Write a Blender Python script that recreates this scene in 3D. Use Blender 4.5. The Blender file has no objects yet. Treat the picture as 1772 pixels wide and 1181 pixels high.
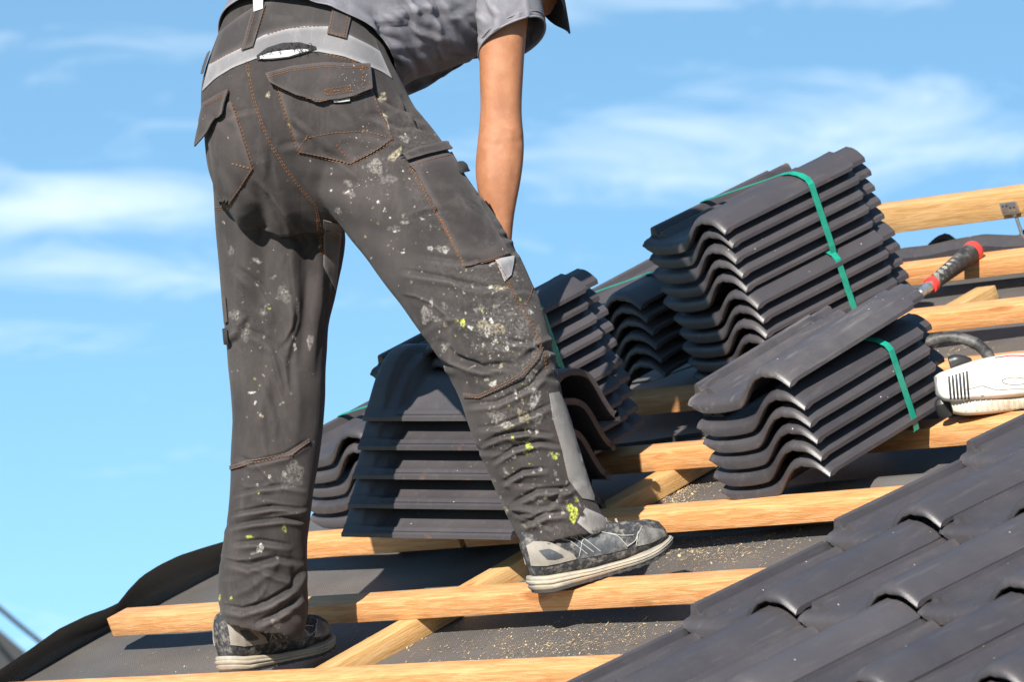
import bpy, bmesh, math, random
import numpy as np
from mathutils import Vector, Matrix, noise
from mathutils.bvhtree import BVHTree

sc = bpy.context.scene
COL = sc.collection
random.seed(7)
rng = np.random.default_rng(7)

# ------------------------------------------------------------------ camera
# roof frame: b along the battens, u up the slope, n out of the roof; all metres
PHI = 0.44132
CP, SP = math.cos(PHI), math.sin(PHI)
def W(b, u, n=0.0):
    return Vector((b, u*CP - n*SP, u*SP + n*CP))
def Wd(v):
    return W(*v)
CAM_R = [Wd((0.65322905, 0.68461489, -0.32341036)), Wd((0.0750231, 0.36651034, 0.92738434)),
         Wd((-0.75343437, 0.63005764, -0.18805327))]
RIGHT, UPV, FWD = [v.normalized() for v in CAM_R]
CAM = W(6.07905653, -6.20997346, 2.49560112)
FPX = 9372.13
B_, U_, N_ = W(1,0,0), W(0,1,0), W(0,0,1)
def ray(x, y):
    return FWD + RIGHT*((x-886)/FPX) + UPV*((590.5-y)/FPX)
def P(x, y, t):
    return CAM + ray(x, y)*t
def plane(x, y, n=0.0):            # point of the roof plane (height n) seen at x, y
    r = ray(x, y)
    t = (n - CAM.dot(N_))/r.dot(N_)
    p = CAM + r*t
    return Vector((p.dot(B_), p.dot(U_), n))
def depth(p):
    return (p-CAM).dot(FWD)

cam = bpy.data.cameras.new('camera'); camo = bpy.data.objects.new('camera', cam); COL.objects.link(camo)
camo.matrix_world = Matrix(((RIGHT.x, UPV.x, -FWD.x, CAM.x), (RIGHT.y, UPV.y, -FWD.y, CAM.y), (RIGHT.z, UPV.z, -FWD.z, CAM.z), (0,0,0,1)))
cam.sensor_width = 36; cam.lens = FPX*36/1772; cam.clip_end = 3000; cam.clip_start = .1
cam.dof.use_dof = True; cam.dof.focus_distance = 10.85; cam.dof.aperture_fstop = 10
sc.camera = camo

# ------------------------------------------------------------------ light
SUN_D = Wd((-0.40, 0.50, -0.77)).normalized()      # direction the light travels
SUN_EL = math.asin(-SUN_D.z); SUN_AZ = math.atan2(-SUN_D.x, -SUN_D.y)
sun = bpy.data.lights.new('sun', 'SUN'); sun.energy = 5.0; sun.angle = math.radians(.55); sun.color = (1, .945, .86)
suno = bpy.data.objects.new('sun', sun); COL.objects.link(suno)
suno.rotation_euler = SUN_D.to_track_quat('-Z', 'Y').to_euler()
sc.view_settings.view_transform = 'Standard'; sc.view_settings.look = 'None'
sc.view_settings.exposure = 1.12; sc.view_settings.gamma = 1; sc.view_settings.use_curve_mapping = False

world = bpy.data.worlds.new('World'); sc.world = world; world.use_nodes = True
def nd(nt, t, **kw):
    n = nt.nodes.new(t)
    for k, v in kw.items():
        if k.startswith('i_'):
            key = k[2:]
            n.inputs[int(key) if key.isdigit() else key].default_value = v
        else: setattr(n, k, v)
    return n
def math_(nt, op, a, b=None, c=None, clamp=False):
    n = nt.nodes.new('ShaderNodeMath'); n.operation = op; n.use_clamp = clamp
    for i, v in enumerate((a, b, c)):
        if v is None: continue
        if isinstance(v, (int, float)): n.inputs[i].default_value = v
        else: nt.links.new(v, n.inputs[i])
    return n.outputs[0]
def ramp(nt, fac, stops):
    n = nt.nodes.new('ShaderNodeValToRGB'); cr = n.color_ramp
    while len(cr.elements) < len(stops): cr.elements.new(.5)
    for e, (p, c) in zip(cr.elements, stops):
        e.position = p; e.color = tuple(c)+(1,) if len(c) == 3 else c
    nt.links.new(fac, n.inputs[0]); return n.outputs[0]
def mixc(nt, fac, a, b, blend='MIX'):
    n = nt.nodes.new('ShaderNodeMix'); n.data_type = 'RGBA'; n.blend_type = blend
    for s, v in ((n.inputs[0], fac), (n.inputs[6], a), (n.inputs[7], b)):
        if isinstance(v, (int, float)): s.default_value = v
        elif isinstance(v, tuple): s.default_value = v if len(v) == 4 else v+(1,)
        else: nt.links.new(v, s)
    return n.outputs[2]
nt = world.node_tree; nt.nodes.clear()
tc = nd(nt, 'ShaderNodeTexCoord')
mp = nd(nt, 'ShaderNodeMapping'); mp.inputs['Scale'].default_value = (1, 1, 1.6); mp.inputs['Location'].default_value = (0, 0, .20)
nt.links.new(tc.outputs['Generated'], mp.inputs[0])
sky = nd(nt, 'ShaderNodeTexSky', sky_type='NISHITA', sun_disc=False, sun_elevation=SUN_EL, sun_rotation=SUN_AZ, air_density=1.0, dust_density=.2, ozone_density=1.6)
nt.links.new(mp.outputs[0], sky.inputs[0])
def dotn(v):
    n = nd(nt, 'ShaderNodeVectorMath', operation='DOT_PRODUCT'); n.inputs[1].default_value = v
    nt.links.new(tc.outputs['Generated'], n.inputs[0]); return n.outputs['Value']
sx, sy = dotn(RIGHT), dotn(UPV)
cv = nd(nt, 'ShaderNodeCombineXYZ'); nt.links.new(math_(nt, 'MULTIPLY', sx, 13.0), cv.inputs[0]); nt.links.new(math_(nt, 'MULTIPLY', sy, 48.0), cv.inputs[1])
nt.links.new(math_(nt, 'MULTIPLY', dotn(FWD), 9.0), cv.inputs[2])
no = nd(nt, 'ShaderNodeTexNoise', i_Scale=2.1, i_Detail=9.0, i_Roughness=.64, i_Distortion=.7); nt.links.new(cv.outputs[0], no.inputs['Vector'])
tot = None                                   # a few wisps low over the roof, more of the same kind all round the sky
for (px, py, wx, wy, a) in ((120, 355, 330, 62, .42), (150, 470, 330, 40, .42), (40, 580, 260, 34, .22), (1450, 215, 560, 75, .36),
                            (1150, 320, 420, 45, .22), (180, 75, 300, 30, .17), (1000, 10, 260, 30, .22), (1450, 0, 300, 22, .22)):
    ex = math_(nt, 'POWER', math_(nt, 'DIVIDE', math_(nt, 'SUBTRACT', sx, (px-886)/FPX), wx/FPX), 2.0)
    ey = math_(nt, 'POWER', math_(nt, 'DIVIDE', math_(nt, 'SUBTRACT', sy, (590.5-py)/FPX), wy/FPX), 2.0)
    g = math_(nt, 'MULTIPLY', math_(nt, 'EXPONENT', math_(nt, 'MULTIPLY', math_(nt, 'ADD', ex, ey), -1.0)), a)
    tot = g if tot is None else math_(nt, 'ADD', tot, g)
cl = math_(nt, 'MULTIPLY_ADD', math_(nt, 'SUBTRACT', math_(nt, 'ADD', no.outputs['Fac'], tot), .585), 1.75, 0.0, True)
cl = math_(nt, 'MULTIPLY', math_(nt, 'SMOOTH_MIN', cl, 1.0, .4), .72, None, True)
tint = mixc(nt, 1.0, sky.outputs[0], (.87, 1.10, 1.05), 'MULTIPLY')
skyc = mixc(nt, cl, tint, (5.6, 6.2, 6.6))
bg = nd(nt, 'ShaderNodeBackground', i_Strength=.10); nt.links.new(skyc, bg.inputs[0])
wo = nd(nt, 'ShaderNodeOutputWorld'); nt.links.new(bg.outputs[0], wo.inputs[0])

# ------------------------------------------------------------------ materials
def mat(name):
    m = bpy.data.materials.new(name); m.use_nodes = True; nt = m.node_tree
    return m, nt, nt.nodes['Principled BSDF']
def bump(nt, bs, h, strength, dist=.01):
    b = nd(nt, 'ShaderNodeBump', i_Strength=strength, i_Distance=dist); nt.links.new(h, b.inputs['Height']); nt.links.new(b.outputs[0], bs.inputs['Normal'])
    return b
def tex(nt, scale=(1,1,1), coord='Object'):
    t = nd(nt, 'ShaderNodeTexCoord'); m = nd(nt, 'ShaderNodeMapping'); m.inputs['Scale'].default_value = scale
    nt.links.new(t.outputs[coord], m.inputs[0]); return m.outputs[0]
def randloc(nt, vec, amt=37.0):
    oi = nd(nt, 'ShaderNodeObjectInfo'); a = nd(nt, 'ShaderNodeVectorMath', operation='ADD')
    v = nd(nt, 'ShaderNodeCombineXYZ')
    nt.links.new(math_(nt, 'MULTIPLY', oi.outputs['Random'], amt), v.inputs[0]); nt.links.new(math_(nt, 'MULTIPLY', oi.outputs['Random'], amt*1.7), v.inputs[1])
    nt.links.new(vec, a.inputs[0]); nt.links.new(v.outputs[0], a.inputs[1]); return a.outputs[0], oi.outputs['Random']
def noise_(nt, vec, scale, detail=4, rough=.55, dist=0.0):
    n = nd(nt, 'ShaderNodeTexNoise', i_Scale=float(scale), i_Detail=float(detail), i_Roughness=rough, i_Distortion=dist); nt.links.new(vec, n.inputs['Vector']); return n.outputs['Fac']
def plain(name, col, rough=.5, metal=0.0, var=.25, scale=40, bmp=.1, spec=.5, grime=None):
    m, nt, bs = mat(name); v = tex(nt)
    f = noise_(nt, v, scale, 5)
    c = ramp(nt, f, [(.3, tuple(x*(1-var) for x in col)), (.7, tuple(min(1, x*(1+var)) for x in col))])
    if grime:
        g = noise_(nt, v, scale*.25, 6, .65)
        c = mixc(nt, ramp(nt, g, [(.48, (0,0,0)), (.68, (1,1,1))]), c, grime)
    nt.links.new(c, bs.inputs['Base Color']); bs.inputs['Roughness'].default_value = rough; bs.inputs['Metallic'].default_value = metal
    bs.inputs['Specular IOR Level'].default_value = spec
    if bmp: bump(nt, bs, noise_(nt, v, scale*6, 3), bmp, .002)
    return m

def tile_material(name, dusty=.16):
    m, nt, bs = mat(name); v, rnd = randloc(nt, tex(nt))
    base = mixc(nt, rnd, (.029, .0265, .0305), (.050, .0455, .0500))
    big = noise_(nt, v, 9, 4)
    base = mixc(nt, math_(nt, 'MULTIPLY', big, .35), base, (.062, .055, .057))
    st = nd(nt, 'ShaderNodeMapping'); st.inputs['Scale'].default_value = (1, .12, 1); nt.links.new(v, st.inputs[0])
    streak = ramp(nt, noise_(nt, st.outputs[0], 70, 5, .6), [(.56, (0,0,0)), (.80, (1,1,1))])
    base = mixc(nt, math_(nt, 'MULTIPLY', streak, dusty), base, (.20, .185, .17))
    film = ramp(nt, noise_(nt, v, 5, 7, .72), [(.44, (0,0,0)), (.72, (1,1,1))])
    base = mixc(nt, math_(nt, 'MULTIPLY', film, .05+dusty*.7), base, (.125, .111, .106))
    fine = ramp(nt, noise_(nt, v, 120, 6, .8), [(.60, (0,0,0)), (.72, (1,1,1))])
    base = mixc(nt, math_(nt, 'MULTIPLY', fine, .10+dusty*.5), base, (.22, .20, .18))
    vo = nd(nt, 'ShaderNodeTexVoronoi', i_Scale=42.0, i_Randomness=1.0); nt.links.new(v, vo.inputs['Vector'])
    chip = math_(nt, 'MULTIPLY', math_(nt, 'LESS_THAN', vo.outputs['Distance'], .07), math_(nt, 'GREATER_THAN', noise_(nt, v, 6, 2), .56))
    base = mixc(nt, chip, base, (.36, .30, .25))
    geo = nd(nt, 'ShaderNodeNewGeometry')
    edge = math_(nt, 'MULTIPLY', ramp(nt, geo.outputs['Pointiness'], [(.54, (0,0,0)), (.62, (1,1,1))]), ramp(nt, noise_(nt, v, 26, 4), [(.62, (0,0,0)), (.70, (1,1,1))]))
    base = mixc(nt, math_(nt, 'MULTIPLY', edge, .4), base, (.24, .11, .06))
    nt.links.new(base, bs.inputs['Base Color'])
    nt.links.new(ramp(nt, noise_(nt, v, 14, 5), [(.3, (.33,)*3), (.75, (.50,)*3)]), bs.inputs['Roughness'])
    bs.inputs['Specular IOR Level'].default_value = .5
    bump(nt, bs, math_(nt, 'ADD', noise_(nt, v, 420, 4, .7), math_(nt, 'MULTIPLY', noise_(nt, v, 45, 4), .6)), .22, .002)
    return m
TILE = tile_material('tile_engobe'); TILE_DUSTY = tile_material('tile_engobe_dusty', .55)

def wood_material(name, hue=(.63, .285, .105), pale=(.74, .42, .19)):
    m, nt, bs = mat(name); v, rnd = randloc(nt, tex(nt))
    st = nd(nt, 'ShaderNodeMapping'); st.inputs['Scale'].default_value = (1.6, 24, 24); nt.links.new(v, st.inputs[0])
    warp = noise_(nt, v, 3.5, 3)
    g = noise_(nt, st.outputs[0], 5.5, 6, .62, .9)
    fine = nd(nt, 'ShaderNodeMapping'); fine.inputs['Scale'].default_value = (3, 90, 90); nt.links.new(v, fine.inputs[0])
    f2 = noise_(nt, fine.outputs[0], 9, 3)
    c = ramp(nt, g, [(.28, tuple(x*.68 for x in hue)), (.46, hue), (.62, pale), (.80, tuple(x*.85 for x in hue))])
    c = mixc(nt, math_(nt, 'MULTIPLY', f2, .42), c, tuple(x*.55 for x in hue))
    kn = nd(nt, 'ShaderNodeMapping'); kn.inputs['Scale'].default_value = (3.2, 10, 10); nt.links.new(v, kn.inputs[0])
    vo = nd(nt, 'ShaderNodeTexVoronoi', i_Scale=1.0, i_Randomness=1.0); nt.links.new(kn.outputs[0], vo.inputs['Vector'])
    k = ramp(nt, math_(nt, 'ADD', vo.outputs['Distance'], math_(nt, 'MULTIPLY', warp, .06)), [(.12, (1,1,1)), (.20, (0,0,0))])
    ring = math_(nt, 'SINE', math_(nt, 'MULTIPLY', vo.outputs['Distance'], 95.0))
    c = mixc(nt, math_(nt, 'MULTIPLY', k, .78), c, (.30, .105, .028))
    c = mixc(nt, math_(nt, 'MULTIPLY', math_(nt, 'MULTIPLY', ring, ramp(nt, vo.outputs['Distance'], [(.1, (1,1,1)), (.32, (0,0,0))])), .16, None, True), c, (.30, .12, .03))
    dirt = ramp(nt, noise_(nt, v, 11, 6, .7), [(.60, (0,0,0)), (.78, (1,1,1))])
    c = mixc(nt, math_(nt, 'MULTIPLY', dirt, .38), c, (.22, .14, .08))
    tone = mixc(nt, rnd, (.90, .90, .90), (1.06, 1.03, 1.0))
    c = mixc(nt, 1.0, c, tone, 'MULTIPLY')
    nt.links.new(c, bs.inputs['Base Color']); bs.inputs['Roughness'].default_value = .55; bs.inputs['Specular IOR Level'].default_value = .5
    bump(nt, bs, math_(nt, 'ADD', f2, g), .45, .003)
    return m
WOOD = wood_material('larch_wood'); WOOD2 = wood_material('weathered_wood', (.50, .29, .11), (.56, .37, .18))
ENDG = plain('end_grain', (.40, .24, .11), .85, 0, .3, 120, .2)

def membrane_material():
    m, nt, bs = mat('roofing_felt'); v = tex(nt)
    wv = nd(nt, 'ShaderNodeTexWave', wave_type='BANDS', bands_direction='DIAGONAL', i_Scale=95.0, i_Distortion=.8, i_Detail=1.0)
    nt.links.new(v, wv.inputs['Vector'])
    w2 = nd(nt, 'ShaderNodeTexWave', wave_type='BANDS', bands_direction='X', i_Scale=130.0, i_Distortion=.6, i_Detail=1.0)
    nt.links.new(v, w2.inputs['Vector'])
    h = math_(nt, 'ADD', wv.outputs['Fac'], math_(nt, 'MULTIPLY', w2.outputs['Fac'], .5))
    c = ramp(nt, noise_(nt, v, 5, 6, .6), [(.3, (.060, .056, .054)), (.7, (.092, .085, .080))])
    c = mixc(nt, math_(nt, 'MULTIPLY', h, .16), c, (.13, .122, .115))
    d = ramp(nt, noise_(nt, v, 60, 6, .75), [(.60, (0,0,0)), (.75, (1,1,1))])
    c = mixc(nt, math_(nt, 'MULTIPLY', d, .40), c, (.24, .20, .15))
    nt.links.new(c, bs.inputs['Base Color']); bs.inputs['Roughness'].default_value = .52
    bump(nt, bs, math_(nt, 'ADD', h, math_(nt, 'MULTIPLY', noise_(nt, v, 16, 4), 1.2)), .28, .003)
    return m
FELT = membrane_material()
STRAP = plain('green_strap', (.010, .22, .15), .32, 0, .15, 60, .05)
STRAPB = plain('black_strap', (.02, .02, .022), .35, 0, .2, 60, .05)
STEEL = plain('galvanised_steel', (.52, .53, .54), .38, .9, .2, 90, .1)
RUBBER = plain('black_rubber', (.022, .021, .021), .55, 0, .3, 90, .2, .5, (.12, .11, .10))
GREYRUB = plain('grey_rubber', (.17, .17, .155), .6, 0, .2, 80, .2, .4, (.3, .28, .24))
REDP = plain('red_plastic', (.62, .045, .035), .42, 0, .15, 60, .05)
WHITEP = plain('white_plastic', (.66, .65, .62), .38, 0, .08, 30, .1, .5, (.42, .34, .25))
DARKP = plain('dark_plastic', (.02, .02, .021), .4, 0, .2, 70, .1)
GROUND = plain('ground_gravel', (.16, .17, .12), .9, 0, .4, .8, .2)
PLASTER = plain('render_plaster', (.62, .58, .52), .9, 0, .08, 8, .2)

# ------------------------------------------------------------------ mesh helpers
def link(o, parent=None):
    COL.objects.link(o)
    if parent is not None: o.parent = parent
    return o
def mesh_obj(name, verts, faces, m, parent=None, smooth=True, angle=None, mats=None, fmat=None):
    me = bpy.data.meshes.new(name); me.from_pydata([tuple(v) for v in verts], [], faces); me.update()
    if smooth:
        me.polygons.foreach_set('use_smooth', [True]*len(me.polygons))
        if angle: me.set_sharp_from_angle(angle=math.radians(angle))
    for x in (mats or [m]): me.materials.append(x)
    if fmat is not None: me.polygons.foreach_set('material_index', fmat)
    return link(bpy.data.objects.new(name, me), parent)
def tag(o, label=None, cat=None, group=None, kind=None):
    if label: o['label'] = label
    if cat: o['category'] = cat
    if group: o['group'] = group
    if kind: o['kind'] = kind
    return o
def empty(name, M=None):
    o = bpy.data.objects.new(name, None); o.empty_display_size = .05; COL.objects.link(o)
    if M is not None: o.matrix_world = M
    return o
def frame(o, x, y, z):
    return Matrix(((x.x, y.x, z.x, o.x), (x.y, y.y, z.y, o.y), (x.z, y.z, z.z, o.z), (0,0,0,1)))
class MB:
    def __init__(s): s.v = []; s.f = []
    def add(s, v, f):
        k = len(s.v); s.v += [Vector(x) for x in v]; s.f += [tuple(i+k for i in q) for q in f]
    def box(s, lo, hi, M=None, bev=0.0):
        bm = bmesh.new(); bmesh.ops.create_cube(bm, size=1)
        for v in bm.verts:
            v.co = Vector([lo[i]+(v.co[i]+.5)*(hi[i]-lo[i]) for i in range(3)])
        if bev: bmesh.ops.bevel(bm, geom=bm.edges[:], offset=bev, segments=2, affect='EDGES', profile=.5)
        if M is not None: bm.transform(M)
        bm.verts.index_update()
        s.add([v.co.copy() for v in bm.verts], [tuple(v.index for v in f.verts) for f in bm.faces]); bm.free()
    def tube(s, pts, rad, n=10, cap=True, closed=False, flat=None):
        pts = [Vector(p) for p in pts]; m = len(pts)
        rad = rad if isinstance(rad, (list, tuple)) else [rad]*m
        k = len(s.v); ref = None
        for i, p in enumerate(pts):
            a = pts[i-1] if i > 0 else (pts[-1] if closed else pts[0]); b = pts[i+1] if i < m-1 else (pts[0] if closed else pts[-1])
            d = (b-a).normalized()
            if ref is None:
                ref = d.orthogonal().normalized()
            e1 = (ref - d*ref.dot(d)).normalized(); e2 = d.cross(e1); ref = e1
            for j in range(n):
                an = 2*math.pi*j/n
                s.v.append(p + (e1*math.cos(an) + e2*math.sin(an))*rad[i])
        for i in range(m if closed else m-1):
            i2 = (i+1) % m
            for j in range(n):
                s.f.append((k+i*n+j, k+i*n+(j+1) % n, k+i2*n+(j+1) % n, k+i2*n+j))
        if cap and not closed:
            s.f.append(tuple(k+j for j in range(n))[::-1]); s.f.append(tuple(k+(m-1)*n+j for j in range(n)))
    def lathe(s, prof, n, M):
        k = len(s.v)
        for (r, z) in prof:
            for j in range(n): s.v.append(M @ Vector((r*math.cos(2*math.pi*j/n), r*math.sin(2*math.pi*j/n), z)))
        for i in range(len(prof)-1):
            for j in range(n): s.f.append((k+i*n+j, k+i*n+(j+1) % n, k+(i+1)*n+(j+1) % n, k+(i+1)*n+j))
        s.f.append(tuple(k+j for j in range(n))[::-1]); s.f.append(tuple(k+(len(prof)-1)*n+j for j in range(n)))
    def obj(s, name, m, parent=None, smooth=True, angle=35):
        return mesh_obj(name, s.v, s.f, m, parent, smooth, angle)

def interp(xs, ys, x):
    return float(np.interp(x, xs, ys))

# ------------------------------------------------------------------ roof tile
TW, TL, COVER, GAUGE = .315, .456, .30, .3976
KX, KV = .315/.337, .456/.468
PX = [0, .004, .010, .018, .024, .030, .038, .046, .060, .085, .115, .145, .168, .180, .192, .204, .216, .228, .241, .254, .265, .276, .287, .298, .309, .319, .328, .334, .337]
def smooth_poly(xs, ys):
    return lambda x: interp(xs, ys, x)
def z_body(x):
    """upper face of the tile across its width: pan, S-curve, roll"""
    if x < .05: return .006*(1-x/.05)**1.3
    if x < .158: return -.003*math.sin((x-.05)/.108*math.pi)
    if x < .254:
        s = (x-.158)/.096; return .050*(s*s*(3-2*s))
    if x < .276: return .050 + .0030*math.sin((x-.254)/.022*math.pi)
    s = (x-.276)/.061; return .050 - .034*s**1.9
def z_lock(x, tall):
    """two ribs of the water lock on the left edge"""
    pts_x = [0, .003, .006, .016, .020, .024, .030, .036, .046, .050, .058]
    pts = [.004, .020, .025, .025, .018, .005, .003, .012, .012, .009, .001] if tall else [.003, .013, .016, .016, .012, .004, .002, .012, .012, .009, .000]
    return interp(pts_x, pts, x) if x < .058 else 0
def tile_mesh(tall=False):
    vs = []; fs = []
    T = .468
    rows = [(.0025, 'low'), (.0004, 'mid'), (.000, 'r0'), (.0035, 'r1'), (.0095, 'r2'), (.017, 'r3'), (.026, 't'), (.0405, 't'), (.0420, 't'), (.062, 't'), (.16, 't'), (.28, 't'), (.385, 't'), (.408, 't'), (.4105, 't'), (.425, 't'), (.440, 't'), (.455, 't'), (T, 't')]
    RND = {'r0': .0125, 'r1': .0066, 'r2': .0026, 'r3': .0006}
    def lip(x):               # depth of the front lip
        if x < .05: return .010 + .019*(x/.05)
        if x < .165: return .029
        if x < .24: return .029 - .009*((x-.165)/.075)
        if x < .285: return .020
        return .020 - .008*((x-.285)/.052)
    nx = len(PX)
    for v, kind in rows:
        for x in PX:
            xx = x; z = z_body(x)
            lf = 1 if v > .041 else 0
            if x < .058: z = max(z, z_lock(x, tall)*lf)
            if v < .034 and x < .024: xx = .012 + x*.5             # front corner is cut back
            if kind == 'low': z -= lip(x)
            elif kind == 'mid': z -= lip(x)-.0022
            elif kind in RND: z -= RND[kind]
            if v > .409:                                            # the head: roll steps down and in
                if x > .22: xx = .22 + (x-.22)*.74; z = .012 + (z-.012)*.80
                else: z -= .004
            elif v > .39 and x > .16: z += .0015
            vs.append((xx*KX, v*KV, z))
    m = len(rows); off = len(vs)
    brow = [.014, .03, .20, .40, .4105, T-.001]
    for v in brow:
        for x in PX:
            xx = x; z = z_body(x)
            if v < .034 and x < .024: xx = .012 + x*.5
            z -= lip(x) if v < .02 else (.012 if x < .285 else .012-.004*((x-.285)/.052))
            if v > .41:
                if x > .22: xx = .22 + (x-.22)*.74; z = .012 + (z+.012-.012)*.80 - .013
                else: z -= .002
            vs.append((xx*KX, v*KV, z))
    for i in range(m-1):
        for j in range(nx-1):
            a = i*nx+j; fs.append((a, a+1, a+nx+1, a+nx))
    k = len(brow)
    for i in range(k-1):
        for j in range(nx-1):
            a = off+i*nx+j; fs.append((a+nx, a+nx+1, a+1, a))
    for j in range(nx-1):                                            # front bottom, head end
        fs.append((off+j, off+j+1, j+1, j)); a = (m-1)*nx+j; b = off+(k-1)*nx+j
        fs.append((a, a+1, b+1, b))
    for j in (0, nx-1):                                              # the two long sides as strips
        top = [i*nx+j for i in range(m)]; bot = [off+i*nx+j for i in range(k)]
        ti = bi = 0
        while ti < m-1 or bi < k-1:
            if bi == k-1 or (ti < m-1 and vs[top[ti+1]][1] <= vs[bot[bi+1]][1]):
                f = (top[ti], top[ti+1], bot[bi]); ti += 1
            else:
                f = (top[ti], bot[bi+1], bot[bi]); bi += 1
            fs.append(f if j else f[::-1])
    me = bpy.data.meshes.new('roof_tile'); me.from_pydata(vs, [], fs); me.update()
    bm = bmesh.new(); bm.from_mesh(me); bmesh.ops.recalc_face_normals(bm, faces=bm.faces[:]); bm.to_mesh(me); bm.free()
    me.polygons.foreach_set('use_smooth', [True]*len(me.polygons)); me.set_sharp_from_angle(angle=math.radians(38))
    me.materials.append(TILE); return me
TM = tile_mesh(); TMT = tile_mesh(True)
TMD = TMT.copy(); TMD.materials.clear(); TMD.materials.append(TILE_DUSTY)
def tile(parent, M, mesh=None):
    o = bpy.data.objects.new('roof_tile', mesh or TM); COL.objects.link(o); o.parent = parent; o.matrix_basis = M
    return o
def strap_band(parent, n_tiles, pitch, v, m, width=.016, skew=-.07, name='strap', z0=None, z1=None):
    lo = -.027 if z0 is None else z0; hi = (n_tiles-1)*pitch
    path = [(-.004, lo), (.10, lo-.003), (.16, lo-.003), (.336, lo+.02), (.3385, lo+.04), (.3385, hi+.022), (.331, hi+.034), (.312, hi+.0455), (.290, hi+.0530), (.262, hi+.0540), (.20, hi+.046), (.09, hi+.034), (.012, hi+.0265), (-.003, hi+.014)]
    path = [(x*KX, z) for x, z in path]
    n = len(path); vs = []; fs = []
    for i, (x, z) in enumerate(path):
        a = Vector(path[i-1]); b = Vector(path[(i+1) % n]); t = (b-a).normalized(); nr = Vector((t.y, -t.x))
        vv = v + skew*max(0, (.30-x)/.30)*(1 if z > lo+.03 else .6)
        for (dv, dn) in ((-width/2, .0004), (width/2, .0004), (width/2, .0016), (-width/2, .0016)):
            vs.append((x+nr.x*dn, vv+dv, z+nr.y*dn))
    for i in range(n):
        i2 = (i+1) % n
        for j in range(4):
            j2 = (j+1) % 4; fs.append((i*4+j, i2*4+j, i2*4+j2, i*4+j2))
    return mesh_obj(name, vs, fs, m, parent, False)
def bundle(name, label, base, n, pitch=.0325, yaw=0.0, strap=None, strap_v=.27, group='strapped bundles of roof tiles', jitter=.0025, cat='tile stack', tilt=0.0):
    """base: roof coordinates of the front left corner of the lowest tile's pan"""
    x = (B_*math.cos(yaw) + U_*math.sin(yaw)); y = (U_*math.cos(yaw) - B_*math.sin(yaw))
    root = empty(name, frame(W(*base), x, y, N_) @ Matrix.Rotation(tilt, 4, 'X'))
    tag(root, label, cat, group)
    for i in range(n):
        M = Matrix.Translation((rng.normal(0, jitter), rng.normal(0, jitter), i*pitch)) @ Matrix.Rotation(rng.normal(0, .004), 4, 'Z')
        tile(root, M, TMT if i == n-1 else TM)
    if strap: strap_band(root, n, pitch, strap_v, strap)
    return root

# ------------------------------------------------------------------ setting
TB, TC = .0425, .0425              # batten and counter batten thickness
FN = -(TB+TC)                      # the felt lies below both
bm = bmesh.new(); bmesh.ops.create_grid(bm, x_segments=2, y_segments=2, size=1500)
me = bpy.data.meshes.new('ground'); bm.to_mesh(me); bm.free(); me.materials.append(GROUND)
g = link(bpy.data.objects.new('ground', me)); g.location = (0, 0, -7.5); tag(g, kind='structure')

def felt_height(b, u):
    h = .006*math.sin(b*7.1+.4)*math.sin(u*9.0) + .004*noise.noise(Vector((b*3, u*4, 1.7)))
    return FN + h
roof = empty('roof'); tag(roof, 'dark roof slope covered in grey felt under the battens', kind='structure')
# felt: sheets lapped up the slope
def felt_sheet(u0, u1, lift):
    vs = []; fs = []; bs = np.linspace(-3.66, 2.6, 90); us = np.linspace(u0, u1, 34)
    for i, u in enumerate(us):
        for b in bs:
            e = lift*max(0, 1-(u-u0)/.16)
            vs.append(W(b, u, felt_height(b, u) + e + .0))
    for i in range(len(us)-1):
        for j in range(len(bs)-1):
            a = i*len(bs)+j; fs.append((a, a+1, a+len(bs)+1, a+len(bs)))
    k = len(vs)                                                     # folded front edge of the upper sheet
    if lift:
        for b in bs: vs.append(W(b, u0+.002, felt_height(b, u0)+.0005))
        for j in range(len(bs)-1): fs.append((k+j, k+j+1, j+1, j))
    o = mesh_obj('felt_sheet', vs, fs, FELT, roof, True, 40); tag(o, kind='structure')
felt_sheet(-2.2, .985, 0); felt_sheet(.93, 1.62, .010); felt_sheet(1.52, 2.62, .012)
# roll of the lap right of the boot
m = MB(); m.tube([W(b, .905+.004*math.sin(b*9), FN+.016+.003*math.sin(b*5)) for b in np.linspace(-2.2, 1.5, 40)], .013, 10)
tag(m.obj('felt_fold', FELT, roof), kind='structure')
m = MB(); m.tube([W(b, 1.44+.006*math.sin(b*7), FN+.03) for b in np.linspace(-2.0, 1.5, 30)], .032, 12)
tag(m.obj('felt_fold', FELT, roof), kind='structure')
m = MB(); m.tube([W(b, 1.02+.006*math.sin(b*7), FN+.024) for b in np.linspace(-1.98, 1.5, 30)], .026, 12)
tag(m.obj('felt_fold', FELT, roof), kind='structure')
# felt turned up along the gable edge
top_px = [(-60,1199), (0,1160), (50,1126), (100,1090), (150,1066), (185,1054), (205,1044), (222,1022), (245,998), (275,979), (310,962), (350,949), (390,937), (450,928), (520,925), (600,922)]
vs = []; fs = []; NR = 9; rows = []
tops = []
for x, y in top_px:
    r = ray(x, y); bt = -3.60; t = (bt - CAM.dot(B_))/r.dot(B_); p = CAM + r*t
    tops.append((p.dot(U_), p.dot(N_)))
us = np.linspace(tops[0][0], tops[-1][0], 60)
for u in us:
    n1 = float(np.interp(u, [a for a, _ in tops], [c for _, c in tops])) 
    for k in range(NR):
        s = k/(NR-1); h = FN-.022 + (n1-FN+.022)*s**1.15
        b = -3.625 - .075*math.sin(min(1, s*1.6)*math.pi/2) + .10*s**1.6 + .010*math.sin(s*3.1)*math.sin(u*8)
        vs.append(W(b, u, h))
    for k in range(3):                                              # turned over the outside
        s = (k+1)/3; vs.append(W(-3.60-.006-.10*s, u, n1 - .08*s))
NR += 3
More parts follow.
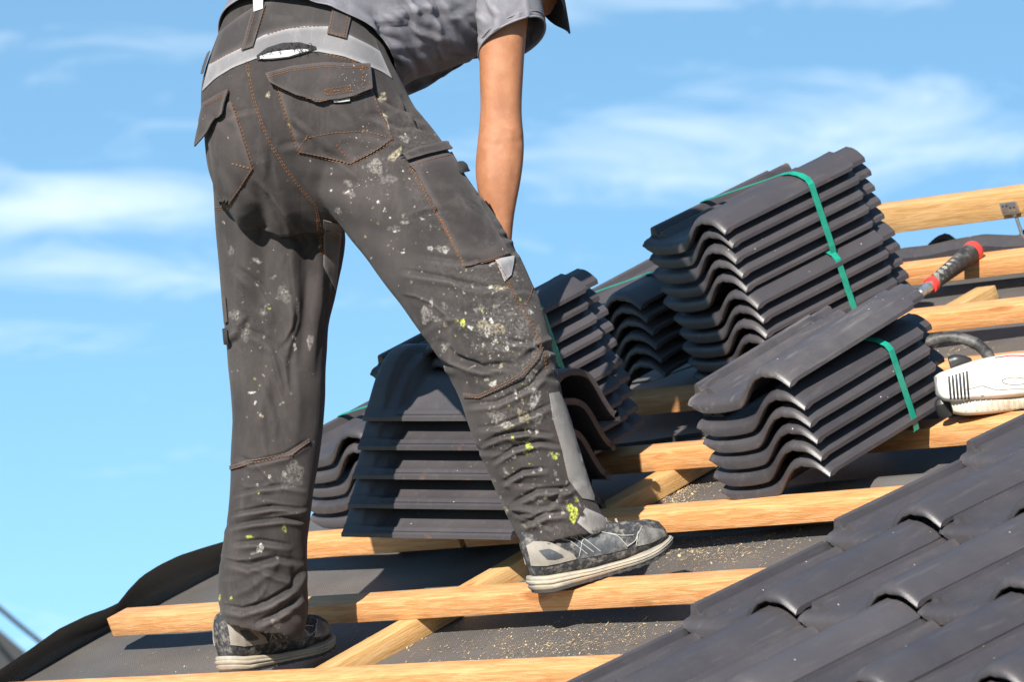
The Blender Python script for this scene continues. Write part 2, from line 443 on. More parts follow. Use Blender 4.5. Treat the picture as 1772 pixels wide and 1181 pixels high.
for i in range(len(us)-1):
    for k in range(NR-1):
        a = i*NR+k; fs.append((a, a+NR, a+NR+1, a+1))
o = mesh_obj('felt_upstand', vs, fs, FELT, roof, True, 60); tag(o, kind='structure')
# body of the house under the roof
m = MB()
m.box((-3.6, -2.0, -.28), (2.6, 2.60, FN-.03), Matrix(((1,0,0,0), (0,CP,-SP,0), (0,SP,CP,0), (0,0,0,1))))
o = m.obj('roof_deck', ENDG, roof, False); tag(o, kind='structure')
far_slope = MB()
ridge = W(0, 2.62, FN-.03)
M = Matrix.Translation((0, ridge.y, ridge.z)) @ Matrix.Rotation(-PHI, 4, 'X')
far_slope.box((-3.6, 0, -.25), (2.6, 3.0, -.004), M)
o = far_slope.obj('far_deck', FELT, roof, False); tag(o, kind='structure')
house = MB(); house.box((-3.4, -1.5, -7.5), (2.4, 5.0, -1.25))
o = tag(house.obj('house_walls', PLASTER, None, False), 'pale rendered house walls carrying the roof', 'house')

# ------------------------------------------------------------------ battens
def timber(name, b0, b1, u0, w, n0, n1, m, label, group, cat='batten', along='b', bow=0.0):
    L = b1-b0; bm = bmesh.new(); bmesh.ops.create_cube(bm, size=1)
    if along == 'b': c = W((b0+b1)/2, u0+w/2, (n0+n1)/2); x, y, z = B_, U_, N_
    else: c = W(u0+w/2, (b0+b1)/2, (n0+n1)/2); x, y, z = U_, -B_, N_
    bmesh.ops.scale(bm, vec=(L, w, n1-n0), verts=bm.verts[:])
    ends = [f for f in bm.faces if abs(f.normal.x) > .9]
    bmesh.ops.subdivide_edges(bm, edges=[e for e in bm.edges if abs((e.verts[0].co-e.verts[1].co).x) > L*.5], cuts=24, use_grid_fill=False)
    bmesh.ops.bevel(bm, geom=[e for e in bm.edges if len(e.link_faces) == 2 and e.link_faces[0].normal.dot(e.link_faces[1].normal) < .5], offset=.0016, segments=2, affect='EDGES', profile=.5)
    sd = random.random()*50
    for v in bm.verts:
        q = v.co.x*1.7+sd
        v.co.y += .0018*noise.noise(Vector((q, 3, 0)))*1.6; v.co.z += .0015*noise.noise(Vector((q, 9, 0)))*1.6
    me = bpy.data.meshes.new(name); bm.to_mesh(me)
    me.materials.append(m); me.materials.append(ENDG)
    for p in me.polygons:
        if abs(p.normal.x) > .9: p.material_index = 1
    bm.free()
    me.polygons.foreach_set('use_smooth', [True]*len(me.polygons)); me.set_sharp_from_angle(angle=math.radians(40))
    o = link(bpy.data.objects.new(name, me)); o.matrix_world = frame(c, x, y, z)
    return tag(o, label, cat, group)
UB = [-.0077, .4001, .8074, 1.1994, 1.5956, 1.9867, 2.3677]
GB = 'timber battens across the roof slope'
def bx(x, y): return plane(x, y).x
timber('roof_batten', -3.52, 1.6, UB[0], .0605, -TB, 0, WOOD, 'lowest timber batten, under the heel of the left shoe', GB)
timber('roof_batten', bx(168,1080), 1.6, UB[1], .0605, -TB, 0, WOOD, 'long batten with the right shoe on it and its end near the turned up felt', GB)
timber('roof_batten', -3.40, bx(746,940), UB[2], .0605, -TB, 0, WOOD, 'short batten piece under the left end of the ridge tile stack', GB)
timber('roof_batten', bx(754,940), 1.6, UB[2], .0605, -TB, 0, WOOD, 'knotty batten under the front of the five tile bundle, just above the right shoe', GB)
timber('roof_batten', -3.30, 1.6, UB[3], .0605, -TB, 0, WOOD, 'batten between the middle tile stack and the white saw', GB)
timber('roof_batten', -3.60, 1.6, UB[4], .0605, -TB, 0, WOOD, 'batten under the tall tile stack, running behind the white saw', GB)
timber('roof_batten', -3.60, 1.6, UB[5], .0605, -TB, 0, WOOD, 'batten just below the hammer, right of the tall tile stack', GB)
timber('roof_batten', -2.93, 1.6, UB[6], .0605, -TB, 0, WOOD, 'topmost batten, with the red grip of the hammer resting on it', GB)
GC = 'counter battens running up the slope'
cb = -2.462
timber('counter_batten', -1.6, .96, cb, .060, -TB-TC, -TB-.0005, WOOD2, 'counter batten running up the slope between the two shoes', GC, 'counter batten', 'u')
timber('counter_batten', .965, 1.335, cb-.012, .060, -TB-TC, -TB-.0005, WOOD2, 'short counter batten with a cut end, left of the five tile bundle', GC, 'counter batten', 'u')
timber('counter_batten', 1.70, 2.30, cb-.022, .060, -TB-TC, -TB-.0005, WOOD2, 'counter batten under the hammer, below the topmost batten', GC, 'counter batten', 'u')
# ridge batten on its bracket
rb0 = plane(1300, 400).x
timber('ridge_batten', -3.02, 1.6, 2.54, .05, .040, .105, WOOD2, 'weathered ridge batten held above the roof against the sky', 'ridge timber', 'ridge beam')
br = empty('ridge_bracket', frame(W(-2.535, 2.535, .062), B_, U_, N_)); tag(br, 'galvanised bracket plate on a threaded rod holding the ridge batten', 'bracket')
m = MB(); m.box((-.026, -.004, -.006), (.026, 0, .020), None, .001); m.box((-.026, -.004, -.0095), (.026, .030, -.0065)); m.obj('bracket_plate', STEEL, br)
m = MB()
for x in (-.016, -.005, .006, .017): m.tube([Vector((x, -.0055, .012-.006*(x>0))), Vector((x, -.0025, .012-.006*(x>0)))], .0025, 8)
m.obj('screw', DARKP, br)
m = MB(); m.tube([Vector((.002, .008, -.011)), Vector((.002, .008, -.11))], .0042, 10); m.tube([Vector((.002, .008, -.012)), Vector((.002, .008, -.018))], .008, 6); m.obj('threaded_rod', STEEL, br)

# tiles on the far slope, only their heads look over the ridge
m = MB(); m.tube([W(b, 2.535, -.022+.006*math.sin(b*11)+.004*math.sin(b*23)) for b in np.linspace(-3.4, 1.5, 60)], .026, 10)
tag(m.obj('ridge_roll', TILE, roof), kind='structure')
fr = empty('far_tile_row', Matrix.Translation((0, 0, 0))); tag(fr, 'row of dark tile heads of the far slope looking over the ridge', 'tile row')
FYD = Vector((0, -CP, SP)); FN_ = Vector((0, SP, CP))
for k in range(9):
    b = -2.92 + k*.30
    o_ = W(b+.337, 2.62, 0) + FN_*(-.046) - FYD*(.468-.055) + Vector((0, .02, 0))
    tile(fr, frame(o_, -B_, FYD, FN_) @ Matrix.Rotation(-.05, 4, 'X'))

# ------------------------------------------------------------------ laid tiles
laid = empty('laid_tiles'); tag(laid, 'rows of overlapping dark roof tiles already laid in the lower right corner', 'tiled roof', None)
LB0, LU0, LN0 = -1.199-.004, .0315, .061
tilt = -math.atan2(.0285, GAUGE)
for i in range(-4, 5):
    for j in range(0, 11):
        b = LB0 + j*COVER; u = LU0 + i*GAUGE
        q = W(b, u, LN0)-CAM
        x = 886+FPX*q.dot(RIGHT)/q.dot(FWD); y = 590.5-FPX*q.dot(UPV)/q.dot(FWD)
        if x > 2500 or y > 2300 or x < 100: continue
        M = frame(W(b+rng.normal(0, .0012), u+rng.normal(0, .002), LN0+rng.normal(0, .001)), B_, U_, N_) @ Matrix.Rotation(tilt+rng.normal(0, .002), 4, 'X') @ Matrix.Rotation(-.002+rng.normal(0,.003), 4, 'Y')
        tile(laid, M, TMT if j == 0 else TM)

# ------------------------------------------------------------------ stacks
GRP = 'strapped bundles of roof tiles'
def on_ray(x, y, n, dt=0.0):
    p = plane(x, y, n); r = ray(x, y); q = W(*p) + r*dt
    return (q.dot(B_), q.dot(U_), q.dot(N_))
PITCH = .0345
# tall stack: two bundles of five
b1 = on_ray(1192, 650, .024)
bundle('tile_bundle', 'lower bundle of the tall tile stack, green strap at its middle', b1, 5, PITCH, -.09, STRAP, .255, GRP)
b2 = (b1[0]-.012, b1[1]-.002, b1[2]+5*PITCH+.006)
bundle('tile_bundle', 'upper bundle of the tall tile stack, green strap over its top tile', b2, 5, PITCH, -.10, STRAP, .265, GRP)
# near stack: bundle of five and a loose tile
s2 = on_ray(1238, 851, .024)
bundle('tile_bundle', 'five tile bundle with a green strap nearest the white saw', s2, 5, PITCH*1.04, .045, STRAP, .285, GRP)
lt = bpy.data.objects.new('loose_tile', TMD); COL.objects.link(lt); ya = .0
lt.matrix_world = frame(W(s2[0]-.010, s2[1]+.004, s2[2]+5*PITCH*1.04+.012), (B_*math.cos(ya)+U_*math.sin(ya)), (U_*math.cos(ya)-B_*math.sin(ya)), N_) @ Matrix.Rotation(-.02, 4, 'Y') @ Matrix.Rotation(.03, 4, 'X')
tag(lt, 'dusty loose roof tile lying on top of the five tile bundle', 'roof tile')
# middle stack behind the right leg: two bundles of five
hr = on_ray(1118, 742, .02)
s3 = (hr[0]-TW+.03, hr[1]-TL, hr[2]+.004)
bundle('tile_bundle', 'lower bundle of the middle tile stack, mostly behind the right shin', s3, 5, .0355, 0, None, .27, GRP)
s3b = (s3[0]-.006, s3[1]+.004, s3[2]+5*.0355+.008)
bundle('tile_bundle', 'upper bundle of the middle tile stack with a green strap beside the right knee', s3b, 5, .0355, -.01, STRAP, .26, GRP)
# behind it
fr4 = on_ray(1150, 648, .03)
s4 = (fr4[0]-TW, fr4[1], fr4[2]-.012)
bundle('tile_bundle', 'tile bundle in the gap between the middle and the tall stack', s4, 6, .0330, 0, STRAP, .12, GRP)
# left stack behind the left shin
s5 = on_ray(534, 915, .0)
bundle('tile_bundle', 'tile bundle showing between the left shin and the ridge tiles', (s5[0], s5[1], s5[2]+.024), 5, .0365, 0, STRAP, .25, GRP)

# nested ridge tiles lying across the slope, with a raised collar at one end
def curve(pts, n=28):
    """Catmull-Rom through the points"""
    pts = [Vector(p) for p in pts]; out = []
    for i in range(len(pts)-1):
        p0 = pts[max(0, i-1)]; p1 = pts[i]; p2 = pts[i+1]; p3 = pts[min(len(pts)-1, i+2)]
        k = max(2, n//(len(pts)-1))
        for j in range(k):
            t = j/k
            out.append(.5*((2*p1)+(p2-p0)*t+(2*p0-5*p1+4*p2-p3)*t*t+(3*p1-p0-3*p2+p3)*t**3))
    return out+[pts[-1]]
def ridge_mesh(L=.47, th=.013):
    half_b = [(-.137, 0), (-.1295, .0095), (-.1265, .0075), (-.112, .018), (-.088, .044), (-.066, .070), (-.044, .088), (-.02, .096), (0, .097)]
    half_c = [(-.140, 0), (-.1345, .014), (-.1325, .016), (-.128, .030), (-.113, .070), (-.088, .114), (-.056, .142), (-.028, .151), (0, .152)]
    def full(h):
        c = curve(h, 24); c = c + [Vector((-p.x, p.y)) for p in c[-2::-1]]
        return [Vector((c[0].x-.004, c[0].y-.013)), Vector((c[0].x-.005, c[0].y-.005))] + c + [Vector((c[-1].x+.005, c[-1].y-.005)), Vector((c[-1].x+.004, c[-1].y-.013))]
    pb, pc = full(half_b), full(half_c); n = len(pb)
    st = [(0, .86), (.003, .96), (.010, 1), (.040, 1.0), (.047, .96), (.051, .84), (.055, .68), (.060, .60), (.078, .56), (.085, .48), (.091, .22), (.097, .05), (.105, 0), (L*.55, 0), (L-.006, 0), (L, -.03)]
    vs = []; fs = []
    for x, s in st:
        c = [pb[i].lerp(pc[i], s) for i in range(n)]
        nr = []
        for i in range(n):
            t = (c[min(n-1, i+1)]-c[max(0, i-1)]).normalized(); nr.append(Vector((-t.y, t.x)))
        bow = 1+.030*math.sin(math.pi*min(1, x/L))
        for i in range(n): vs.append((x, c[i].x*bow, c[i].y))
        for i in range(n-1, -1, -1): vs.append((x, c[i].x*bow-nr[i].x*th, c[i].y-nr[i].y*th))
    m = 2*n
    for k in range(len(st)-1):
        for i in range(m):
            i2 = (i+1) % m; fs.append((k*m+i, k*m+i2, (k+1)*m+i2, (k+1)*m+i))
    for k in (0, len(st)-1):
        for i in range(n-1):
            f = (k*m+i, k*m+i+1, k*m+m-2-i, k*m+m-1-i); fs.append(f if k else f[::-1])
    me = bpy.data.meshes.new('ridge_tile'); me.from_pydata(vs, [], fs); me.update()
    bm = bmesh.new(); bm.from_mesh(me); bmesh.ops.recalc_face_normals(bm, faces=bm.faces[:]); bm.to_mesh(me); bm.free()
    me.polygons.foreach_set('use_smooth', [True]*len(me.polygons)); me.set_sharp_from_angle(angle=math.radians(42))
    me.materials.append(TILE); return me
RM = ridge_mesh()
YH, ZU = Vector((0, 1, 0)), Vector((0, 0, 1))
v1 = P(592, 930, depth(W(*plane(592, 930, 0)))-.40)
yw = math.radians(8)
rx = (B_*math.cos(yw)+YH*math.sin(yw)-ZU*.055).normalized(); ry = (YH*math.cos(yw)-B_*math.sin(yw)+ZU*.06); ry = (ry-rx*ry.dot(rx)).normalized(); rz = rx.cross(ry)
rs = empty('ridge_tile_stack', frame(v1, rx, ry, rz)); tag(rs, 'five nested dark ridge tiles with raised collars, seen between the legs', 'ridge tile stack')
NRT = 5
for i in range(NRT):
    o = bpy.data.objects.new('ridge_tile', RM); COL.objects.link(o); o.parent = rs
    o.matrix_basis = Matrix.Translation((i*.008+rng.normal(0, .0015), .142+i*.008, .013+i*.061)) @ Matrix.Rotation(rng.normal(0, .006), 4, 'Z')
zt = .013+4*.061; yt = .142+.032
pts = [(-.067, zt+.073), (-.020, zt+.0985), (.020, zt+.0985), (.067, zt+.073), (.113, zt+.020), (.137, zt-.02), (.12, .10), (.11, .0)]
vs = []; fs = []
for (y, z) in pts:
    for dx, dz in ((-.008, .0006), (.008, .0006), (.008, .002), (-.008, .002)): vs.append((.43+dx, yt+y, z+dz))
for i in range(len(pts)-1):
    for j in range(4): fs.append((i*4+j, i*4+(j+1) % 4, i*4+4+(j+1) % 4, i*4+4+j))
mesh_obj('strap', vs, fs, STRAPB, rs, False)

# ------------------------------------------------------------------ far house and cable, low at the left
fh = empty('far_house', Matrix.Translation(P(-20, 1150, 42))); tag(fh, 'dark blurred roof of a neighbouring house at the lower left edge', 'house')
X2, Z2 = Vector((RIGHT.x, RIGHT.y, 0)).normalized(), Vector((0, 0, 1)); Y2 = Z2.cross(X2)
def q2(px, py, t): return P(px, py, t)-P(-20, 1150, 42)
ra, rb_, rc, rd = q2(-160, 955, 40), q2(64, 1146, 40), q2(-160, 960, 50), q2(64, 1149, 50)
dn = Vector((0, 0, -.35))
mesh_obj('roof', [ra, rb_, rc, rd, ra+dn, rb_+dn, rc+dn, rd+dn], [(0,1,3,2), (4,6,7,5), (0,4,5,1), (2,3,7,6), (1,5,7,3), (0,2,6,4)], DARKP, fh, False)
lo = Vector((0, 0, -7))
mesh_obj('wall', [ra+dn*1.01, rb_+dn*1.01-X2*.35, rc+dn*1.01, rd+dn*1.01-X2*.35, ra+lo, rb_+lo-X2*.35+Vector((0,0,1)), rc+lo, rd+lo-X2*.35+Vector((0,0,1))], [(0,1,3,2), (4,6,7,5), (0,4,5,1), (2,3,7,6), (1,5,7,3), (0,2,6,4)], DARKP, fh, False)
m = MB(); a = P(-60, 1000, 38); b = P(140, 1164, 38); 
m.tube([a.lerp(b, s)+Vector((0, 0, -.10*(s*(1-s)))) for s in np.linspace(-1.2, 2.2, 24)], .017, 8)
tag(m.obj('overhead_cable', DARKP), 'thin dark cable in the sky above the neighbouring roof', 'cable')

# ------------------------------------------------------------------ person: helpers
def cloth(name, base, worn, wear=.5, rough=.85, weave=900.0, stain=False, specks=False):
    m, nt, bs = mat(name); v = tex(nt)
    c = mixc(nt, ramp(nt, noise_(nt, v, 7, 5, .6), [(.36, (0,0,0)), (.72, (1,1,1))]), base, worn)
    c = mixc(nt, math_(nt, 'MULTIPLY', noise_(nt, v, 60, 5, .65), wear), c, worn)
    ge = nd(nt, 'ShaderNodeNewGeometry'); crease_hi = ramp(nt, ge.outputs['Pointiness'], [(.505, (0,0,0)), (.56, (1,1,1))])  # fold ridges paler: rubbed cloth plus crease highlights put into the colour
    c = mixc(nt, math_(nt, 'MULTIPLY', crease_hi, math_(nt, 'MULTIPLY', noise_(nt, v, 26, 5, .7), 1.1), None, True), c, tuple(min(.6, x*1.7) for x in worn))
    st_ = nd(nt, 'ShaderNodeMapping'); st_.inputs['Scale'].default_value = (1, 1, .35); nt.links.new(v, st_.inputs[0])
    c = mixc(nt, math_(nt, 'MULTIPLY', ramp(nt, noise_(nt, st_.outputs[0], 22, 7, .75, .6), [(.50, (0,0,0)), (.70, (1,1,1))]), .5), c, tuple(min(.6, x*1.45) for x in worn))
    if specks:
        for sc_, th, gate, col in ((70, .10, .66, (.42, .40, .36)), (150, .12, .66, (.40, .38, .35)), (38, .08, .68, (.30, .27, .24))):
            ds = nd(nt, 'ShaderNodeVectorMath', operation='ADD'); nz = nd(nt, 'ShaderNodeTexNoise', i_Scale=sc_*1.6, i_Detail=3.0); nt.links.new(v, nz.inputs['Vector'])
            sc2 = nd(nt, 'ShaderNodeVectorMath', operation='SCALE'); sc2.inputs['Scale'].default_value = .9/sc_; nt.links.new(nz.outputs['Color'], sc2.inputs[0])
            nt.links.new(v, ds.inputs[0]); nt.links.new(sc2.outputs[0], ds.inputs[1])
            vo = nd(nt, 'ShaderNodeTexVoronoi', i_Scale=float(sc_), i_Randomness=1.0); nt.links.new(ds.outputs[0], vo.inputs['Vector'])
            k = math_(nt, 'MULTIPLY', math_(nt, 'LESS_THAN', vo.outputs['Distance'], th), ramp(nt, noise_(nt, v, 5.5 if sc_ > 50 else 3.5, 3), [(gate-.06, (0,0,0)), (gate+.03, (1,1,1))]))
            c = mixc(nt, math_(nt, 'MULTIPLY', k, .8), c, col)
    if stain:
        at = nd(nt, 'ShaderNodeVertexColor', layer_name='stain')
        br = ramp(nt, noise_(nt, v, 170, 5, .7), [(.40, (.06,)*3), (.60, (.95,)*3)])
        c = mixc(nt, math_(nt, 'MULTIPLY', at.outputs['Alpha'], br), c, at.outputs['Color'])
    nt.links.new(c, bs.inputs['Base Color']); bs.inputs['Roughness'].default_value = rough
    bs.inputs['Specular IOR Level'].default_value = .25; bs.inputs['Sheen Weight'].default_value = .05
    wv = nd(nt, 'ShaderNodeTexWave', wave_type='BANDS', bands_direction='DIAGONAL', i_Scale=weave*.3, i_Distortion=1.0); nt.links.new(v, wv.inputs['Vector'])
    bump(nt, bs, math_(nt, 'ADD', math_(nt, 'MULTIPLY', wv.outputs['Fac'], .3), math_(nt, 'ADD', noise_(nt, v, 34, 5, .6), math_(nt, 'MULTIPLY', noise_(nt, v, 300, 3), .5))), .35, .004)
    return m
TROUSER = cloth('work_trouser_cloth', (.0140, .0120, .0120), (.045, .0385, .0375), .5, .85, 900, True, True)
TROUSER2 = cloth('pocket_cloth', (.0145, .0125, .0125), (.047, .040, .039), .5, .85, 900, False, True)
WAISTC = cloth('waistband_cloth', (.024, .022, .023), (.048, .043, .042), .4)
GREYC = cloth('grey_cloth', (.115, .112, .120), (.175, .17, .175), .4, .85, 900, False, False)
GREYD = cloth('dirty_grey_cloth', (.085, .080, .080), (.21, .20, .19), .7, .85, 900, False, True)
SHIRT = cloth('shirt_cloth', (.105, .103, .120), (.145, .141, .158), .3, .8, 700)
THREAD = plain('orange_thread', (.15, .064, .024), .7, 0, .35, 200, .0)
FRAY = plain('frayed_edge', (.018, .017, .018), .95, 0, .4, 200, .3)
LINING = plain('white_lining', (.34, .34, .34), .8, 0, .08, 60, .1)
CAPM = cloth('cap_cloth', (.004, .0045, .008), (.008, .0085, .013), .3)
HAIRM = plain('brown_hair', (.05, .03, .02), .6, 0, .4, 200, .3)
def skin_material():
    m, nt, bs = mat('tanned_skin'); v = tex(nt)
    c = ramp(nt, noise_(nt, v, 18, 6, .62), [(.3, (.235, .098, .046)), (.7, (.33, .148, .076))])
    c = mixc(nt, math_(nt, 'MULTIPLY', noise_(nt, v, 140, 4), .25), c, (.22, .080, .035))
    c = mixc(nt, math_(nt, 'MULTIPLY', ramp(nt, noise_(nt, v, 30, 7, .75), [(.5, (0,0,0)), (.75, (1,1,1))]), .35), c, (.44, .22, .13))
    nt.links.new(c, bs.inputs['Base Color']); bs.inputs['Roughness'].default_value = .62; bs.inputs['Specular IOR Level'].default_value = .32
    bs.inputs['Subsurface Weight'].default_value = .12; bs.inputs['Subsurface Radius'].default_value = (.010, .004, .002); bs.inputs['Subsurface Scale'].default_value = .5
    bump(nt, bs, math_(nt, 'ADD', noise_(nt, v, 420, 3), math_(nt, 'MULTIPLY', noise_(nt, v, 60, 4), 1.2)), .22, .002)
    return m
SKIN = skin_material()

def ring(L, R, t, th, lift=0.0, n=44, ex=2.25):
    """closed section through the two outline points at depth t; th = half depth in metres"""
    if isinstance(t, tuple): a, b = P(*L, t[0]), P(*R, t[1])
    else: a, b = P(*L, t), P(*R, t)
    c = (a+b)/2; h = (b-a)/2; d = -FWD*th + UPV*lift
    out = []
    for i in range(n):
        an = 2*math.pi*i/n; cx, cy = math.cos(an), math.sin(an)
        out.append(c + h*math.copysign(abs(cx)**(2/ex), cx) + d*math.copysign(abs(cy)**(2/ex), cy))
    return out
def loft(rings, cap0=True, cap1=True):
    n = len(rings[0]); vs = [p for r in rings for p in r]; fs = []
    for k in range(len(rings)-1):
        for i in range(n):
            i2 = (i+1) % n; fs.append((k*n+i, k*n+i2, (k+1)*n+i2, (k+1)*n+i))
    if cap0: vs.append(sum(rings[0], Vector())/n); c = len(vs)-1; fs += [(c, (i+1) % n, i) for i in range(n)]
    if cap1: vs.append(sum(rings[-1], Vector())/n); c = len(vs)-1; b = (len(rings)-1)*n; fs += [(c, b+i, b+(i+1) % n) for i in range(n)]
    return vs, fs
def resample(keys, m):
    """smooth interpolation of ring keys (L, R, t, th, lift)"""
    arr = np.array([[*k[0], *k[1], k[2], k[3], (k[4] if len(k) > 4 else 0)] for k in keys], float)
    s = np.concatenate([[0], np.cumsum(np.hypot(*(np.diff((arr[:, 0:2]+arr[:, 2:4])/2, axis=0).T))+1)])
    q = np.linspace(0, s[-1], m); out = []
    for c in range(arr.shape[1]):
        out.append(np.interp(q, s, arr[:, c]))
    out = np.array(out).T
    for _ in range(2): out[1:-1] = .25*out[:-2]+.5*out[1:-1]+.25*out[2:]
    return [((r[0], r[1]), (r[2], r[3]), r[4], r[5], r[6]) for r in out]
def remesh(parts, voxel, smooth_it, subdiv, name):
    mb = MB()
    for v, f in parts: mb.add(v, f)
    me = bpy.data.meshes.new(name); me.from_pydata([tuple(v) for v in mb.v], [], mb.f); me.update()
    bm = bmesh.new(); bm.from_mesh(me); bmesh.ops.recalc_face_normals(bm, faces=bm.faces[:]); bm.to_mesh(me); bm.free()
    o = bpy.data.objects.new(name, me); COL.objects.link(o)
    r = o.modifiers.new('r', 'REMESH'); r.mode = 'VOXEL'; r.voxel_size = voxel
    if smooth_it:
        s = o.modifiers.new('s', 'SMOOTH'); s.factor = .5; s.iterations = smooth_it
    if subdiv:
        d = o.modifiers.new('d', 'SUBSURF'); d.levels = d.render_levels = subdiv
    dg = bpy.context.evaluated_depsgraph_get(); ev = o.evaluated_get(dg)
    out = bpy.data.meshes.new_from_object(ev); bpy.data.objects.remove(o); bpy.data.meshes.remove(me)
    out.name = name; return out
def co_np(me):
    a = np.empty(len(me.vertices)*3, np.float32); me.vertices.foreach_get('co', a); return a.reshape(-1, 3).astype(np.float64)
def no_np(me):
    a = np.empty(len(me.vertices)*3, np.float32); me.vertices.foreach_get('normal', a); return a.reshape(-1, 3).astype(np.float64)
RN, UN, FNV, CN = [np.array(v) for v in (RIGHT, UPV, FWD, CAM)]
def to_px(co):
    d = co-CN; z = d@FNV
    return np.stack([886+FPX*(d@RN)/z, 590.5-FPX*(d@UN)/z], 1)
def seg_dist(px, poly):
    """distance to a polyline, parameter along it, signed side"""
    best = np.full(len(px), 1e9); par = np.zeros(len(px)); sgn = np.zeros(len(px))
    poly = np.array(poly, float); L = np.hypot(*np.diff(poly, axis=0).T); tot = L.sum(); acc = 0
    for i in range(len(poly)-1):
        a, d = poly[i], poly[i+1]-poly[i]; t = np.clip(((px-a)@d)/max(1e-9, d@d), 0, 1)
        q = px-(a+t[:, None]*d); dist = np.hypot(q[:, 0], q[:, 1]); m = dist < best
        best[m] = dist[m]; par[m] = (acc+t[m]*L[i])/tot; sgn[m] = np.sign(d[0]*q[m, 1]-d[1]*q[m, 0]); acc += L[i]
    return best, par, sgn
FOLD_GAIN = 1.15
def apply_folds(co, no, px, facing, folds):
    disp = np.zeros(len(co)); FK = FOLD_GAIN
    for poly, w, amp, *k in folds:
        p = np.array(poly, float); lo = p.min(0)-3.5*w; hi = p.max(0)+3.5*w
        m = np.where((px[:, 0] > lo[0]) & (px[:, 0] < hi[0]) & (px[:, 1] > lo[1]) & (px[:, 1] < hi[1]) & (facing > -.15))[0]
        if not len(m): continue
        d, s, sg = seg_dist(px[m], poly)
        tap = np.clip(np.sin(np.pi*np.clip(s, .0, 1)), 0, 1)**.7
        x = d*sg/w
        if k and k[0] == 's':      # a fold that overhangs one side: steep step
            f = (np.exp(-((x-.55)/.9)**2) - 1.15*np.exp(-((x+.42)/.55)**2))
        else:
            f = np.exp(-x**2) - .45*np.exp(-(x/2.1)**2)
        disp[m] += FK*amp*f*tap*np.clip(facing[m]*2.5+.4, 0, 1)
    return co + no*disp[:, None]
def auto_folds(n, box, ang, length, w, amp, seed, kind='s', axis=None):
    r = np.random.default_rng(seed); out = []
    for _ in range(n):
        s = r.uniform(0, 1)
        if axis is not None:
            pts = np.array(axis, float); seg = s*(len(pts)-1); i = min(int(seg), len(pts)-2); c = pts[i]+(pts[i+1]-pts[i])*(seg-i); c = c + r.normal(0, 1, 2)*np.array(box)
        else: c = np.array([r.uniform(box[0], box[2]), r.uniform(box[1], box[3])])
        a = math.radians(r.normal(*ang)); L = r.uniform(*length); k = r.normal(0, .22)
        pts = [(c[0]+math.cos(a+k*q)*q*L/2, c[1]+math.sin(a+k*q)*q*L/2) for q in (-1, -.5, 0, .5, 1)]
        out.append((pts, r.uniform(*w), r.uniform(*amp)*(1 if r.random() < .75 else -1), kind))
    return out

# ------------------------------------------------------------------ person: trousers
person = empty('person', Matrix.Translation(P(620, 1090, 10.85)))
tag(person, 'person in paint splashed grey work trousers, grey shirt and trainers bending over the tiles', 'person')
PINV = person.matrix_world.inverted()
def part(o, parent=None):
    o.parent = parent or person
    if parent is None or parent is person: o.matrix_parent_inverse = PINV
    return o
pel = [((392, 25), (640, 30), 10.99, .105, .05), ((372, 80), (662, 80), 10.97, .118, .045), ((358, 120), (680, 112), 10.96, .128, .04), ((350, 150), (697, 150), 10.95, .136, .03),
       ((350, 185), (716, 182), 10.94, .142, .02), ((352, 225), (742, 216), 10.93, .145, .01), ((357, 275), (728, 262), 10.93, .138, 0), ((368, 330), (690, 330), 10.94, .118, 0), ((400, 380), (620, 385), 10.95, .09, 0), ((440, 405), (590, 405), 10.96, .06, 0)]
lleg = [((356, 215), (540, 215), 10.99, .105), ((362, 280), (570, 285), 11.01, .108), ((369, 345), (594, 350), 11.03, .108), ((375, 400), (599, 402), 11.045, .106), ((381, 455), (592, 462), 11.05, .103), ((384, 515), (580, 515), 11.05, .099), ((387, 575), (569, 570), 11.045, .095),
        ((393, 640), (565, 632), 11.035, .092), ((401, 700), (564, 690), 11.025, .090), ((402, 755), (560, 752), 11.01, .086), ((399, 810), (551, 808), 11.0, .082), ((396, 870), (541, 868), 10.97, .079), ((388, 930), (531, 930), 10.975, .079), ((379, 990), (529, 990), 10.98, .081), ((373, 1035), (534, 1042), 10.98, .083), ((378, 1066), (537, 1078), 10.98, .082), ((390, 1080), (520, 1102), 10.98, .074)]
rleg = [((470, 235), (690, 150), 10.93, .120), ((520, 315), (742, 212), 10.91, .118), ((560, 362), (788, 277), 10.875, .115), ((598, 404), (832, 333), 10.84, .112), ((640, 455), (866, 383), 10.80, .108), ((676, 508), (894, 434), 10.765, .104), ((716, 562), (924, 494), 10.735, .100),
        ((750, 604), (944, 545), 10.71, .096), ((778, 652), (957, 598), 10.70, .092), ((803, 700), (965, 655), 10.695, .089), ((813, 742), (974, 700), 10.69, .087), ((828, 785), (992, 745), 10.69, .085), ((845, 825), (1010, 790), 10.69, .083), ((861, 862), (1018, 832), 10.69, .080), ((880, 900), (1027, 868), 10.69, .078), ((892, 925), (1044, 894), 10.69, .076), ((905, 948), (1053, 918), 10.69, .070)]
def limb(keys, m, hem=False):
    k = resample(keys, m); rs = [ring(*q) for q in k]
    if hem:                                  # turn the cloth up inside the hem
        c = sum(rs[-1], Vector())/len(rs[-1]); up = (sum(rs[-4], Vector())/len(rs[0])-c)
        rs.append([c + (p-c)*.82 + up*.1 for p in rs[-1]]); rs.append([c + (p-c)*.76 + up*1.2 for p in rs[-2]])
    return loft(rs)
tme = remesh([limb(pel, 22), limb(lleg, 40, True), limb(rleg, 40, True)], .0048, 5, 1, 'trousers')
co, no = co_np(tme), no_np(tme); px = to_px(co); facing = -(no@FNV)
